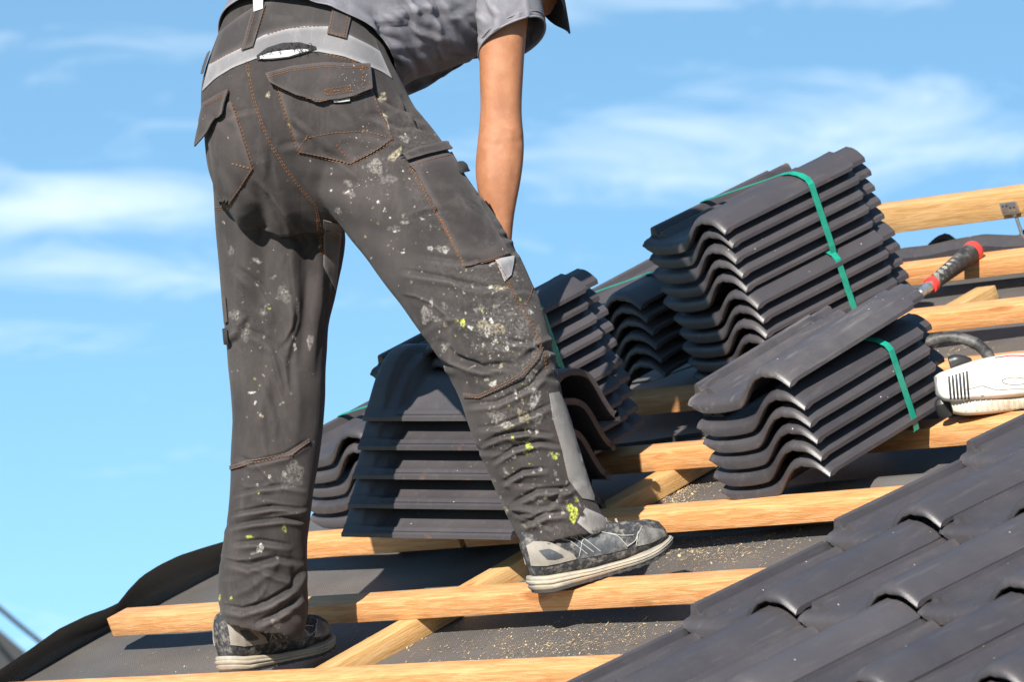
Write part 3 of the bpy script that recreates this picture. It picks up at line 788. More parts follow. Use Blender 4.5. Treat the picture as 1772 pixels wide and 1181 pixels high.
folds = [
 # seat and hips
 ([(432, 130), (442, 190), (465, 260), (505, 330), (550, 385)], 12, -.010), ([(396, 240), (410, 330), (425, 420), (430, 520)], 13, .008), ([(450, 280), (452, 380), (456, 480), (452, 560)], 18, -.022), ([(485, 330), (503, 420), (505, 520), (500, 620)], 15, .018), ([(530, 400), (535, 480), (530, 560), (520, 640)], 12, -.010), ([(415, 420), (418, 520), (408, 600)], 12, .009),
 ([(648, 168), (690, 192), (735, 216)], 9, .007, 's'), ([(640, 200), (690, 222), (745, 232)], 8, .006, 's'), ([(600, 240), (660, 248), (720, 244)], 10, .004), ([(690, 165), (715, 215), (760, 262)], 8, .006, 's'),
 ([(505, 285), (560, 300), (640, 296), (700, 280)], 14, .006), ([(500, 250), (560, 330), (620, 380)], 18, .006), ([(650, 330), (740, 400), (830, 430)], 22, .005), ([(620, 380), (700, 440), (800, 470)], 20, -.006), ([(720, 290), (790, 350), (850, 400)], 16, .005), ([(540, 330), (610, 350), (700, 345), (790, 320)], 18, .005), ([(580, 385), (660, 400), (760, 392)], 16, -.005), ([(560, 395), (575, 470), (560, 560), (550, 660)], 9, -.006),
 # back of the right knee
 ([(690, 470), (760, 482), (840, 500), (905, 506)], 9, .009, 's'), ([(720, 445), (790, 455), (870, 462)], 11, .006, 's'), ([(735, 520), (800, 540), (870, 540), (930, 520)], 12, -.006), ([(700, 505), (760, 545), (830, 570), (900, 575)], 13, .006),
 ([(755, 590), (785, 622), (835, 640), (890, 632)], 10, .010, 's'), ([(790, 650), (850, 668), (920, 640), (950, 600)], 12, .007), ([(805, 705), (860, 700), (920, 672), (955, 630)], 8, .007, 's'),
 ([(822, 745), (860, 742), (915, 722), (960, 700)], 8, .007, 's'), ([(830, 775), (865, 757), (915, 750), (960, 755)], 7, .008, 's'), ([(850, 805), (892, 778), (935, 768), (975, 775)], 7, .008, 's'), ([(866, 842), (905, 818), (950, 815)], 7, .008, 's'), ([(880, 880), (930, 852), (980, 850), (1010, 830)], 8, .008, 's'), ([(900, 915), (945, 893), (990, 890)], 8, .007, 's'), ([(860, 820), (880, 860), (900, 915)], 8, -.005),
 # left leg
 ([(395, 560), (415, 620), (425, 690), (420, 750)], 11, .007), ([(430, 545), (412, 585), (395, 600)], 8, .006, 's'), ([(470, 620), (455, 700), (435, 775)], 13, .008), ([(510, 640), (515, 720), (508, 790)], 12, .006), ([(400, 790), (440, 805), (495, 790), (535, 765)], 8, .006, 's'),
 ([(402, 860), (440, 850), (490, 842), (530, 850)], 7, .006, 's'), ([(400, 893), (430, 887), (470, 880), (520, 884)], 7, .008, 's'), ([(398, 915), (440, 906), (490, 900), (528, 905)], 7, .008, 's'), ([(400, 945), (450, 940), (505, 948)], 8, .007, 's'), ([(390, 975), (430, 985), (480, 970), (525, 978)], 9, .006, 's'),
 ([(395, 1035), (430, 1020), (470, 990), (480, 960)], 9, .007), ([(378, 1052), (420, 1060), (460, 1048), (505, 1022), (528, 985)], 9, .010, 's'), ([(440, 1085), (480, 1065), (525, 1035)], 8, .008, 's'), ([(505, 950), (512, 1010), (505, 1060)], 9, -.006),
]
folds += auto_folds(20, (28, 14), (-12, 26), (40, 120), (6, 11), (.001, .0028), 11, axis=[(860, 740), (900, 800), (930, 860), (960, 905)])
folds += auto_folds(18, (30, 14), (-2, 26), (40, 110), (6, 11), (.001, .0028), 12, axis=[(475, 820), (465, 900), (455, 980), (455, 1060)])
folds += auto_folds(26, (55, 26), (12, 20), (60, 150), (6, 11), (.0015, .004), 13, axis=[(700, 300), (780, 430), (840, 540), (870, 650)])
folds += auto_folds(18, (30, 30), (80, 18), (80, 170), (7, 12), (.0015, .004), 14, axis=[(470, 330), (480, 500), (480, 700)])
folds += auto_folds(16, (60, 22), (20, 30), (50, 110), (6, 10), (.001, .003), 15, axis=[(450, 170), (560, 230), (680, 240)])
co = apply_folds(co, no, px, facing, folds)
nz = np.array([noise.noise(Vector(p)*14.0)*.0026+noise.noise(Vector((p[0]*7, p[1]*7, p[2]*4.5)))*.006 for p in co[:, :]])
co = co + no*nz[:, None]
tme.vertices.foreach_set('co', co.astype(np.float32).ravel()); tme.update()
# paint on the cloth
px = to_px(co); stain = np.zeros((len(co), 4), np.float32)
prng = np.random.default_rng(5)
def splash(x, y, rx, ry, col, a=.9, rot=0.0, wob=.35):
    R_ = max(rx, ry)*1.8
    m = np.where((abs(px[:, 0]-x) < R_) & (abs(px[:, 1]-y) < R_) & (facing > 0))[0]
    if not len(m): return
    d = px[m]-np.array([x, y]); c, s = math.cos(rot), math.sin(rot)
    u = (d[:, 0]*c+d[:, 1]*s)/rx; v = (-d[:, 0]*s+d[:, 1]*c)/ry; an = np.arctan2(v, u)
    p1, p2, p3 = prng.uniform(0, 6.28, 3)
    rr = 1+wob*(.5*np.sin(2*an+p1)+.35*np.sin(3*an+p2)+.3*np.sin(5*an+p3))
    k = np.clip((rr-np.hypot(u, v))*max(2.0, min(rx, ry)*.55), 0, 1)*a
    up = k > stain[m, 3]; mm = m[up]
    stain[mm, :3] = col; stain[mm, 3] = k[up]
GRY, WHT, BEI, YEL, DUL = (.20, .185, .17), (.52, .50, .47), (.36, .31, .21), (.50, .55, .07), (.12, .11, .104)
for a in ((650, 288, 15, 12, GRY), (672, 310, 14, 9, DUL), (532, 204, 9, 20, GRY, .8, -.5), (700, 240, 10, 7, GRY), (662, 168, 7, 10, BEI), (664, 208, 8, 20, BEI, .8, -.3), (684, 268, 8, 14, BEI, .8, .7), (520, 190, 7, 12, GRY, .7), (464, 164, 5, 5, BEI), (585, 365, 7, 6, GRY), (605, 335, 16, 4, GRY, .8, .3), (737, 545, 10, 17, GRY, .85, -.3), (752, 552, 14, 5, GRY, .8, .2),
          (770, 600, 10, 8, GRY), (700, 385, 8, 4, GRY), (680, 395, 12, 5, DUL), (491, 510, 12, 16, DUL, .8), (515, 530, 5, 14, GRY, .9, .1), (492, 505, 8, 5, GRY), (405, 545, 9, 12, GRY, .6), (425, 575, 10, 16, GRY, .5), (400, 435, 6, 9, GRY, .6), (537, 592, 7, 12, GRY, .8), (535, 590, 4, 8, WHT, .7), (436, 680, 7, 3, WHT), (452, 720, 5, 4, BEI), (500, 835, 20, 12, DUL, .7), (512, 820, 16, 22, (.2,.19,.17), .55),
          (450, 950, 7, 9, WHT, .9), (438, 958, 5, 4, GRY), (380, 1035, 3, 6, YEL), (400, 1036, 3, 4, YEL), (432, 930, 10, 3, YEL, .7), (492, 915, 4, 9, YEL, .7), (478, 1080, 9, 10, GRY, .8),
          (993, 893, 8, 14, YEL, 1), (988, 880, 9, 7, YEL, .9), (998, 866, 4, 6, YEL, .8), (962, 790, 5, 9, YEL, .8, .6), (801, 559, 5, 8, YEL, 1, -.4), (790, 555, 5, 3, YEL, .8), (863, 498, 16, 6, BEI, .9, .2), (848, 497, 6, 4, WHT), (915, 773, 7, 8, YEL, .85), (912, 785, 6, 4, YEL, .7), (954, 785, 4, 4, YEL, .7), (880, 738, 8, 8, YEL, .35),
          (860, 722, 20, 9, GRY, .8, .5), (872, 735, 16, 8, (.33,.3,.27), .8, .3), (905, 720, 14, 10, BEI, .6), (930, 725, 10, 10, GRY, .8), (850, 568, 24, 13, BEI, .55, .3), (815, 568, 6, 5, WHT), (850, 556, 5, 5, WHT), (828, 536, 10, 6, GRY, .8), (838, 574, 20, 8, GRY, .6), (925, 690, 10, 20, WHT, .5), (915, 660, 10, 16, GRY, .6), (930, 600, 12, 30, GRY, .5), (905, 565, 12, 24, GRY, .45), (880, 470, 14, 12, GRY, .5),
          (768, 432, 9, 8, WHT, .55), (764, 430, 14, 5, GRY, .7), (685, 400, 8, 3, WHT, .6), (810, 365, 16, 10, DUL, .7), (745, 430, 5, 5, WHT, .6), (595, 260, 5, 5, GRY, .5)):
    splash(*a)
for _ in range(900):
    k = prng.random()
    if k < .42: x, y = prng.normal(860, 48), prng.normal(575, 60)
    elif k < .6: x, y = prng.normal(900, 40), prng.normal(720, 80)
    elif k < .78: x, y = prng.normal(690, 90), prng.normal(340, 90)
    elif k < .9: x, y = prng.normal(450, 45), prng.normal(620, 190)
    else: x, y = prng.normal(960, 40), prng.normal(860, 40)
    r = min(6, .7+prng.exponential(.95)); splash(x, y, r*prng.uniform(.7, 1.9), r, [WHT, GRY, BEI, YEL, (.45,.42,.38)][prng.choice(5, p=[.28, .3, .17, .06, .19])], prng.uniform(.5, .95), prng.uniform(0, 3))
# rubbed, paler cloth on knees, pocket edges and hems
for x, y, rx, ry, a in ((880, 560, 70, 80, .34), (900, 690, 60, 70, .30), (720, 240, 60, 60, .25), (780, 330, 70, 60, .26), (405, 560, 30, 90, .18), (460, 1060, 70, 30, .2), (960, 900, 60, 40, .28), (830, 480, 90, 60, .2), (610, 210, 80, 60, .16)):
    d = ((px[:, 0]-x)/rx)**2+((px[:, 1]-y)/ry)**2; k = np.exp(-d)*a*(facing > 0); m = k > stain[:, 3]
    stain[m, :3] = (.15, .135, .125); stain[m, 3] = k[m]
at = tme.color_attributes.new('stain', 'FLOAT_COLOR', 'POINT'); at.data.foreach_set('color', stain.ravel())
tme.materials.clear(); tme.materials.append(TROUSER); tme.polygons.foreach_set('use_smooth', [True]*len(tme.polygons))
trousers = link(bpy.data.objects.new('trousers', tme)); part(trousers)
polys = [tuple(p.vertices) for p in tme.polygons]
TBVH = BVHTree.FromPolygons([Vector(c) for c in co], polys)
def on_cloth(x, y, bvh=None):
    d = ray(x, y).normalized(); h = (bvh or TBVH).ray_cast(CAM, d)
    return h[0], h[1]
def arc(poly, n):
    p = np.array(poly, float); s = np.concatenate([[0], np.cumsum(np.hypot(*np.diff(p, axis=0).T))]); q = np.linspace(0, s[-1], n)
    return np.stack([np.interp(q, s, p[:, 0]), np.interp(q, s, p[:, 1])], 1)
def C1(l): return [(x/2.685+340, y/2.685) for x, y in l]
def C2(l): return [(x/2.461+340, y/2.461+380) for x, y in l]
def patch(name, top, bot, off, m, parent, nu=26, nv=10, bvh=None, th=.0022, puff=0.0, lab=None, sag=0.0):
    """a piece of cloth sewn on: laid on the surface between two edges, with its own thickness"""
    a, b = arc(top, nu), arc(bot, nu); pts = {}; last = None
    for j in range(nv):
        for i in range(nu):
            q = a[i]+(b[i]-a[i])*j/(nv-1)
            h, n_ = on_cloth(q[0], q[1], bvh)
            if h is None or (last is not None and abs((h-last).dot(FWD)) > .06):
                c = (a[nu//2]+b[nu//2])/2; w = q-c
                for s in (.97, .93, .88, .82, .75, .65):
                    h, n_ = on_cloth(c[0]+w[0]*s, c[1]+w[1]*s, bvh)
                    if h is not None and (last is None or abs((h-last).dot(FWD)) < .06): break
            if h is None: h, n_ = (last if last is not None else P(q[0], q[1], 10.9)), -FWD
            last = h
            pts[j, i] = (h, n_)
    vs = []; fs = []
    nrm = {}
    for j in range(nv):
        for i in range(nu):
            s = Vector()
            for dj in (-1, 0, 1):
                for di in (-1, 0, 1):
                    if (j+dj, i+di) in pts: s += pts[j+dj, i+di][1]
            nrm[j, i] = s.normalized()
    for lay in (0, 1):
        for j in range(nv):
            for i in range(nu):
                u, v = i/(nu-1), j/(nv-1)
                o_ = off + puff*math.sin(math.pi*u)**.6*math.sin(math.pi*v)**.6 + sag*v
                edge = 0 if 0 < i < nu-1 and 0 < j < nv-1 else -.0006
                vs.append(pts[j, i][0] + nrm[j, i]*((o_+edge) if lay == 0 else o_-th-max(0, .0)))
    k = nu*nv
    for j in range(nv-1):
        for i in range(nu-1):
            q = j*nu+i; fs.append((q, q+nu, q+nu+1, q+1)); fs.append((k+q, k+q+1, k+q+nu+1, k+q+nu))
    for i in range(nu-1):
        fs.append((i, i+1, k+i+1, k+i)); q = (nv-1)*nu+i; fs.append((q, k+q, k+q+1, q+1))
    for j in range(nv-1):
        q = j*nu; fs.append((q, k+q, k+q+nu, q+nu)); q = j*nu+nu-1; fs.append((q, q+nu, k+q+nu, k+q))
    o = mesh_obj(name, vs, fs, m, None, True, 50)
    part(o, parent)
    if lab: o['label'] = lab
    return o
def seam(poly, parent, m=THREAD, r=.00075, dash=.0050, gap=.0028, lift=.0010, two=0.0, name='stitching', bvh=None, mb=None):
    """rows of stitches lying on the cloth"""
    mb = mb or MB()
    for off in ((0,) if not two else (-two/2, two/2)):
        p = arc(poly, max(8, int(np.hypot(*np.diff(np.array(poly, float), axis=0).T).sum()/3)))
        if off:
            t = np.gradient(p, axis=0); t /= np.hypot(t[:, 0], t[:, 1])[:, None]+1e-9; p = p+np.stack([-t[:, 1], t[:, 0]], 1)*off
        w = []
        for x, y in p:
            h, n_ = on_cloth(x, y, bvh)
            if h is not None: w.append(h+n_*lift)
        run = 0; cur = []
        for i in range(len(w)-1):
            d = w[i+1]-w[i]; L = d.length
            if L > .03: continue
            q = 0
            while q < L:
                ph = (run+q) % (dash+gap)
                if ph < dash:
                    e = min(L-q, dash-ph); a = w[i]+d*(q/L); b_ = w[i]+d*((q+e)/L)
                    if e > .0008: mb.tube([a, b_], r, 4)
                    q += e+1e-6
                else: q += (dash+gap-ph)+1e-6
            run += L
    return mb
# pockets, waistband, loops
HM = [(x, y) for x, y in C1([(62, 300), (130, 262), (215, 222), (310, 165), (400, 138), (500, 122), (610, 122), (700, 160), (790, 205), (850, 240)])]
patch('waistband', C1([(110, 150), (190, 85), (280, 25), (400, -20), (500, -30), (600, -10), (680, 30), (760, 110), (830, 190)]), HM, .0035, WAISTC, trousers, 40, 12)
patch('yoke', HM, C1([(30, 425), (90, 365), (170, 315), (280, 272), (420, 248), (560, 240), (680, 262), (780, 300), (860, 335), (905, 365)]), .0032, GREYC, trousers, 40, 10)
patch('belt_loop', C1([(268, 40), (325, 30)]), C1([(215, 240), (268, 222)]), .009, TROUSER2, trousers, 6, 12)
patch('belt_loop', C1([(632, 20), (716, 52)]), C1([(604, 162), (690, 186)]), .009, TROUSER2, trousers, 6, 12)
patch('belt_loop', C1([(62, 255), (76, 240)]), C1([(28, 350), (44, 345)]), .008, TROUSER2, trousers, 4, 8)
patch('size_label', C1([(274, 8), (318, 0)]), C1([(276, 66), (316, 52)]), .0125, LINING, trousers, 4, 4)
patch('frayed_tear', C1([(282, 262), (330, 225), (400, 203), (480, 200), (555, 220)]), C1([(286, 282), (350, 282), (430, 272), (500, 252), (558, 232)]), .0060, FRAY, trousers, 24, 6)
patch('pocket_lining', C1([(298, 266), (350, 248), (420, 238), (490, 232), (520, 236)]), C1([(300, 279), (360, 276), (430, 268), (490, 248), (520, 242)]), .0074, LINING, trousers, 20, 5)
bp = patch('back_pocket', C1([(372, 400), (500, 372), (650, 372), (806, 398)]), C1([(472, 706), (590, 730), (716, 764), (810, 715), (912, 648)]), .0045, TROUSER2, trousers, 30, 24, puff=.005)
fl = patch('pocket_flap', C1([(325, 348), (440, 316), (600, 298), (795, 306)]), C1([(345, 395), (460, 452), (560, 472), (625, 478), (720, 462), (802, 428)]), .013, TROUSER2, bp, 30, 12, sag=.010, puff=.004, th=.004)
patch('flap_tab', C1([(628, 476), (708, 464)]), C1([(632, 488), (706, 478)]), .016, LINING, bp, 6, 3)
bl = patch('back_pocket', C1([(40, 520), (165, 470)]), C1([(84, 960), (140, 975), (262, 785)]), .004, TROUSER2, trousers, 16, 24, puff=.006)
patch('pocket_flap', C1([(44, 480), (100, 445), (160, 415)]), C1([(30, 690), (66, 645), (110, 580), (150, 520)]), .010, TROUSER2, bl, 14, 12, sag=.014, puff=.004, th=.004)
cp = patch('cargo_pocket', C1([(985, 765), (1080, 735), (1178, 712)]), C2([(1142, 205), (1230, 185), (1330, 150)]), .006, TROUSER2, trousers, 16, 24, puff=.005)
patch('pocket_flap', C1([(940, 736), (1010, 700), (1090, 680), (1155, 668)]), C1([(962, 760), (1040, 735), (1110, 715), (1186, 702)]), .012, TROUSER2, cp, 16, 6, th=.004)
patch('button', C1([(1196, 770), (1230, 764)]), C1([(1206, 828), (1248, 812)]), .014, FRAY, cp, 6, 6, puff=.004)
patch('knee_patch', C2([(1272, 176), (1350, 160)]), C2([(1310, 268), (1338, 240)]), .005, GREYC, trousers, 8, 10)
patch('calf_panel', C2([(1500, 742), (1516, 850), (1556, 990), (1582, 1110), (1640, 1190)]), C2([(1540, 735), (1618, 890), (1672, 1020), (1690, 1120), (1690, 1200)]), .0035, GREYD, trousers, 26, 8)
patch('hem_patch', [(1012, 880), (1040, 893), (1056, 910)], [(998, 905), (1022, 925), (1044, 940)], .004, GREYD, trousers, 12, 8)
patch('inner_panel', C2([(540, 0), (620, 20)]), C2([(540, 200), (590, 300)]), .003, cloth('inner_panel_cloth', (.07, .062, .06), (.12, .11, .105)), trousers, 8, 14)
patch('knee_band', C2([(1138, 738), (1200, 748), (1300, 700), (1380, 655), (1440, 590), (1462, 535)]), C2([(1142, 758), (1206, 764), (1305, 718), (1392, 672), (1456, 600), (1476, 548)]), .004, TROUSER2, trousers, 26, 4)
patch('knee_band', C2([(146, 1050), (240, 1022), (400, 992), (476, 934)]), C2([(147, 1068), (244, 1040), (404, 1010), (480, 950)]), .004, TROUSER2, trousers, 22, 4)
patch('strap_end', C2([(118, 328), (130, 328)]), C2([(126, 440), (140, 436)]), .006, TROUSER2, trousers, 4, 8)
patch('strap_end', C2([(124, 468), (140, 466)]), C2([(130, 528), (146, 526)]), .008, FRAY, trousers, 4, 6)
# one surface of trousers and everything sewn on, for the stitching to lie on
vv = [Vector(c) for c in co]; ff = list(polys)
for o in trousers.children_recursive:
    k = len(vv); vv += [v.co.copy() for v in o.data.vertices]; ff += [tuple(i+k for i in p.vertices) for p in o.data.polygons]
ABVH = BVHTree.FromPolygons(vv, ff)
sm = MB()
for poly, two in ((C1([(235, 285), (248, 370), (272, 480), (305, 575), (345, 670), (420, 790), (500, 895), (556, 955)]), 3.2), (C1([(556, 960), (575, 1060), (580, 1180)]), 3.0), (C2([(515, 0), (524, 80), (530, 150)]), 3.0),
                  (C1([(372, 405), (410, 520), (470, 700)]), 2.6), (C1([(472, 708), (590, 732), (716, 765), (812, 716), (912, 650)]), 3.4), (C1([(806, 395), (850, 520), (912, 648)]), 0), (C1([(470, 700), (510, 640), (640, 615), (780, 610), (905, 640)]), 0), (C1([(505, 650), (518, 628)]), 1.6), (C1([(770, 605), (800, 612)]), 1.6), (C1([(650, 672), (676, 698)]), 2.2), (C1([(660, 690), (715, 742)]), 0),
                  (C1([(328, 355), (440, 324), (600, 306), (792, 314)]), 3.2), (C1([(350, 395), (462, 448), (560, 466), (622, 470), (716, 455), (794, 424)]), 2.6), (C1([(595, 415), (716, 398), (718, 425), (600, 442), (595, 415)]), 0), (C1([(600, 418), (715, 424)]), 0), (C1([(600, 440), (716, 400)]), 0), (C1([(770, 310), (775, 430)]), 0),
                  (C1([(40, 490), (160, 425)]), 2.4), (C1([(165, 480), (215, 620), (264, 782)]), 2.4), (C1([(262, 785), (200, 880), (138, 972), (86, 966)]), 3), (C1([(165, 760), (262, 784)]), 1.6), (C1([(100, 880), (125, 950)]), 0),
                  (C1([(985, 765), (1060, 890), (1130, 1020), (1215, 1178)]), 3.6), (C1([(990, 772), (1080, 742), (1178, 720)]), 0), (C2([(1042, 0), (1090, 100), (1140, 200)]), 3.6), (C2([(1142, 200), (1230, 178), (1330, 146)]), 2.8), (C2([(1272, 180), (1312, 240), (1350, 320), (1395, 400)]), 3), (C2([(1400, 400), (1440, 470), (1468, 545)]), 2.6), (C2([(1440, 260), (1420, 330), (1396, 372)]), 0),
                  (C2([(1140, 744), (1200, 756), (1300, 708), (1384, 662), (1446, 596), (1468, 545)]), 4.2), (C2([(146, 1060), (240, 1032), (400, 1002), (478, 942)]), 4.2), (C2([(1502, 742), (1520, 850), (1560, 990), (1586, 1110)]), 0), (C2([(1478, 550), (1490, 640)]), 2.4),
                  (C1([(220, 238), (272, 60)]), 0), (C1([(262, 226), (320, 44)]), 0), (C1([(640, 30), (612, 158)]), 0), (C1([(706, 56), (682, 180)]), 0), (C1([(608, 150), (690, 172)]), 1.6), (C1([(330, 160), (420, 130), (600, 118)]), 0), (C1([(70, 292), (210, 216)]), 0), (C1([(600, 250), (740, 290)]), 2.6)):
    seam(poly, None, two=two, mb=sm, bvh=ABVH)
st = sm.obj('stitching', THREAD, None, False); part(st, trousers)
# frayed threads along the torn pocket and the right hem
fm = MB(); r_ = np.random.default_rng(3)
for _ in range(60):
    if r_.random() < .55: x, y = C1([(r_.uniform(290, 555), 0)])[0][0], 0; y = np.interp(x, [448, 470, 500, 547], [98, 84, 76, 82])+r_.normal(4, 3)
    else: s = r_.random(); x, y = 905+s*140, 945-s*22+r_.normal(0, 2)
    h, n_ = on_cloth(x, y, ABVH)
    if h is None: continue
    d = (RIGHT*r_.normal(0, 1)+UPV*r_.normal(-.2, 1)+n_*.6).normalized()*r_.uniform(.004, .014)
    fm.tube([h+n_*.001, h+d*.5+n_*.004, h+d+Vector((0, 0, -.003))], .0006, 4)
tag(part(fm.obj('loose_threads', FRAY, None, False), trousers), kind='stuff')

# ------------------------------------------------------------------ person: body under the clothes
def tube_mesh(pts, rad, n=14):
    mb = MB(); p = [Vector(q) for q in pts]; d0 = (p[0]-p[1]).normalized(); d1 = (p[-1]-p[-2]).normalized()
    p = [p[0]+d0*rad[0]*.7]+p+[p[-1]+d1*rad[-1]*.7]; r = [rad[0]*.62]+list(rad)+[rad[-1]*.62]
    mb.tube(p, r, n); return mb.v, mb.f
def ball(c, r, n=16, M=None):
    bm = bmesh.new(); bmesh.ops.create_uvsphere(bm, u_segments=n, v_segments=n//2+2, radius=1)
    for v in bm.verts: v.co = Vector(c) + (M @ Vector((v.co.x*r[0], v.co.y*r[1], v.co.z*r[2])) if M else Vector((v.co.x*r[0], v.co.y*r[1], v.co.z*r[2])))
    bm.verts.index_update(); v = [x.co.copy() for x in bm.verts]; f = [tuple(y.index for y in x.verts) for x in bm.faces]; bm.free(); return v, f
def hand(wrist, palm_dir, across, back, side, s=1.0):
    """palm with four bent fingers and a thumb leaving its side; across points to the index finger"""
    out = []; pd, ac, bk = palm_dir.normalized(), across.normalized(), back.normalized()
    rs = []
    for q, w, th in ((-.015, .027, .021), (.01, .030, .019), (.04, .038, .017), (.07, .042, .015), (.088, .041, .0125), (.096, .036, .009)):
        c = wrist+pd*q*s; rs.append([c+ac*w*s*math.cos(a)+bk*th*s*math.sin(a) for a in np.linspace(0, 2*math.pi, 20, endpoint=False)])
    out.append(loft(rs))
    for k, (off, L) in enumerate(((.030, .074), (.010, .083), (-.011, .077), (-.030, .060))):
        p0 = wrist+pd*(.080*s)+ac*off*s; d = pd.copy(); pts = [p0-pd*.02]; rr = [.0098]
        for seg, (f_, ang) in enumerate(((.46, .45), (.30, .75), (.24, .55))):
            ang *= 1+.08*k; d = (Matrix.Rotation(ang, 3, ac.cross(Vector((0,0,0))) if False else ac) @ d) if (Matrix.Rotation(ang, 3, ac) @ pd).dot(bk) < 0 else (Matrix.Rotation(-ang, 3, ac) @ d)
            pts.append(pts[-1]+d*L*f_*s + (pd*.02*s if seg == 0 else Vector())); rr.append((.0092, .0084, .0072)[seg])
        out.append(tube_mesh(pts, [r*s for r in rr], 10))
    t0 = wrist+pd*.022*s+ac*.022*s
    d1 = (pd*.55+ac*.8-bk*.35).normalized(); d2 = (pd*.85+ac*.3-bk*.45).normalized()
    out.append(tube_mesh([t0, t0+d1*.034*s, t0+d1*.034*s+d2*.030*s, t0+d1*.034*s+d2*.054*s-bk*.006], [.014*s, .0115*s, .0098*s, .0082*s], 10))
    return out
body = []
torso = [((420, 250), (640, 250), 10.95, .085), ((400, 100), (640, 100), 10.98, .085), ((430, 10), (665, 85), 11.0, .085), ((560, -70), (730, 70), 11.06, .09), ((690, -110), (805, 60), 11.13, .10), ((790, -120), (850, 30), 11.18, .11), ((835, -110), (880, 0), 11.2, .09)]
body.append(limb(torso, 26))
inner = lambda keys, k: [((L[0]+(R[0]-L[0])*(1-k)/2, L[1]+(R[1]-L[1])*(1-k)/2), (R[0]-(R[0]-L[0])*(1-k)/2, R[1]-(R[1]-L[1])*(1-k)/2), t, th*k) for L, R, t, th, *_ in keys]
body.append(limb(inner(lleg, .62), 24)); body.append(limb(inner(rleg, .62), 24))
rarm = [((826, -30), (915, -45), 11.06, .05), ((830, 30), (916, 10), 11.04, .048), ((829, 90), (908, 85), 11.03, .045), ((830, 140), (905, 135), 11.02, .042), ((832, 190), (902, 185), 11.015, .040), ((829, 222), (903, 215), 11.01, .040), ((826, 250), (908, 240), 11.0, .041), ((821, 290), (906, 278), 10.99, .041), ((825, 330), (900, 322), 10.985, .038), ((838, 370), (890, 366), 10.98, .031), ((845, 410), (886, 408), 10.98, .025), ((845, 440), (884, 438), 10.98, .022)]
body.append(limb(rarm, 30))
body.append(ball(P(884, 236, 10.985), (.022, .026, .030)))                  # elbow
larm = [((835, -60), (905, -70), 11.34, .045), ((842, 60), (905, 55), 11.36, .040), ((846, 180), (900, 175), 11.37, .036), ((845, 240), (900, 235), 11.37, .036), ((846, 300), (896, 298), 11.36, .034), ((852, 380), (888, 380), 11.33, .025), ((852, 430), (884, 430), 11.31, .021)]
body.append(limb(larm, 22))
body.append(tube_mesh([P(840, -60, 11.16), P(860, -50, 11.34)], [.06, .05], 14))
body += hand(P(864, 440, 10.98), (-UPV+RIGHT*-.05), (-RIGHT*.35+FWD*.9), (RIGHT*.9+FWD*.35), 1, .98)
body += hand(P(868, 430, 11.31), (-UPV), (-RIGHT*.4-FWD*.9), (RIGHT*.9-FWD*.4), 1, .98)
# neck and head, looking down to the right
HC = P(926, -70, 11.26)
FV = (RIGHT*.34 - UPV*.82 + FWD*.42).normalized(); HU = (UPV*.36 + RIGHT*.86 + FWD*.25).normalized(); HU = (HU-FV*HU.dot(FV)).normalized(); HS = FV.cross(HU)
HM3 = Matrix((HS, FV, HU)).transposed()
body.append(tube_mesh([P(862, -70, 11.2), HC-HU*.075-FV*.02], [.062, .058], 16))
hv, hf = ball((0, 0, 0), (.074, .095, .108), 28)
for i, v in enumerate(hv):
    x, y, z = v
    if z < 0: y += .012*(1 if y > 0 else .2)*min(1, -z/.06); x *= 1-.22*min(1, -z/.1)
    hv[i] = HC + HM3 @ Vector((x, y, z))
body.append((hv, hf))
loc = lambda x, y, z: HC + HM3 @ Vector((x, y, z))
body.append(tube_mesh([loc(0, .090, .022), loc(0, .108, -.012), loc(0, .112, -.020)], [.008, .012, .013], 10))
for s in (-1, 1):
    body.append(ball(loc(s*.074, -.008, -.004), (.010, .020, .030), 12, HM3)); body.append(ball(loc(s*.030, .084, .030), (.022, .012, .008), 10, HM3))
body.append(ball(loc(0, .098, -.055), (.024, .010, .010), 10, HM3)); body.append(ball(loc(0, .090, -.092), (.022, .016, .016), 10, HM3))
bme = remesh(body, .0048, 3, 0, 'body'); c_ = co_np(bme); n_ = no_np(bme); p_ = to_px(c_); f_ = -(n_@FNV)
c_ = apply_folds(c_, n_, p_, f_, [([(868, 225), (890, 232), (902, 246)], 6, -.004), ([(850, 130), (845, 180), (850, 215)], 10, .002), ([(842, 262), (848, 310), (858, 360)], 13, .003), ([(888, 262), (890, 310), (880, 370)], 9, -.0025), ([(870, 120), (875, 170), (872, 215)], 14, -.0025), ([(832, 240), (850, 252), (870, 250)], 7, -.003)])
bme.vertices.foreach_set('co', c_.astype(np.float32).ravel()); bme.update(); bme.materials.clear(); bme.materials.append(SKIN)
bme.polygons.foreach_set('use_smooth', [True]*len(bme.polygons))
part(link(bpy.data.objects.new('body', bme)))
for s in (-1, 1):
    e_ = MB(); e_.add(*ball(loc(s*.030, .084, .014), (.011, .011, .009), 12, HM3)); part(e_.obj('eye', LINING))
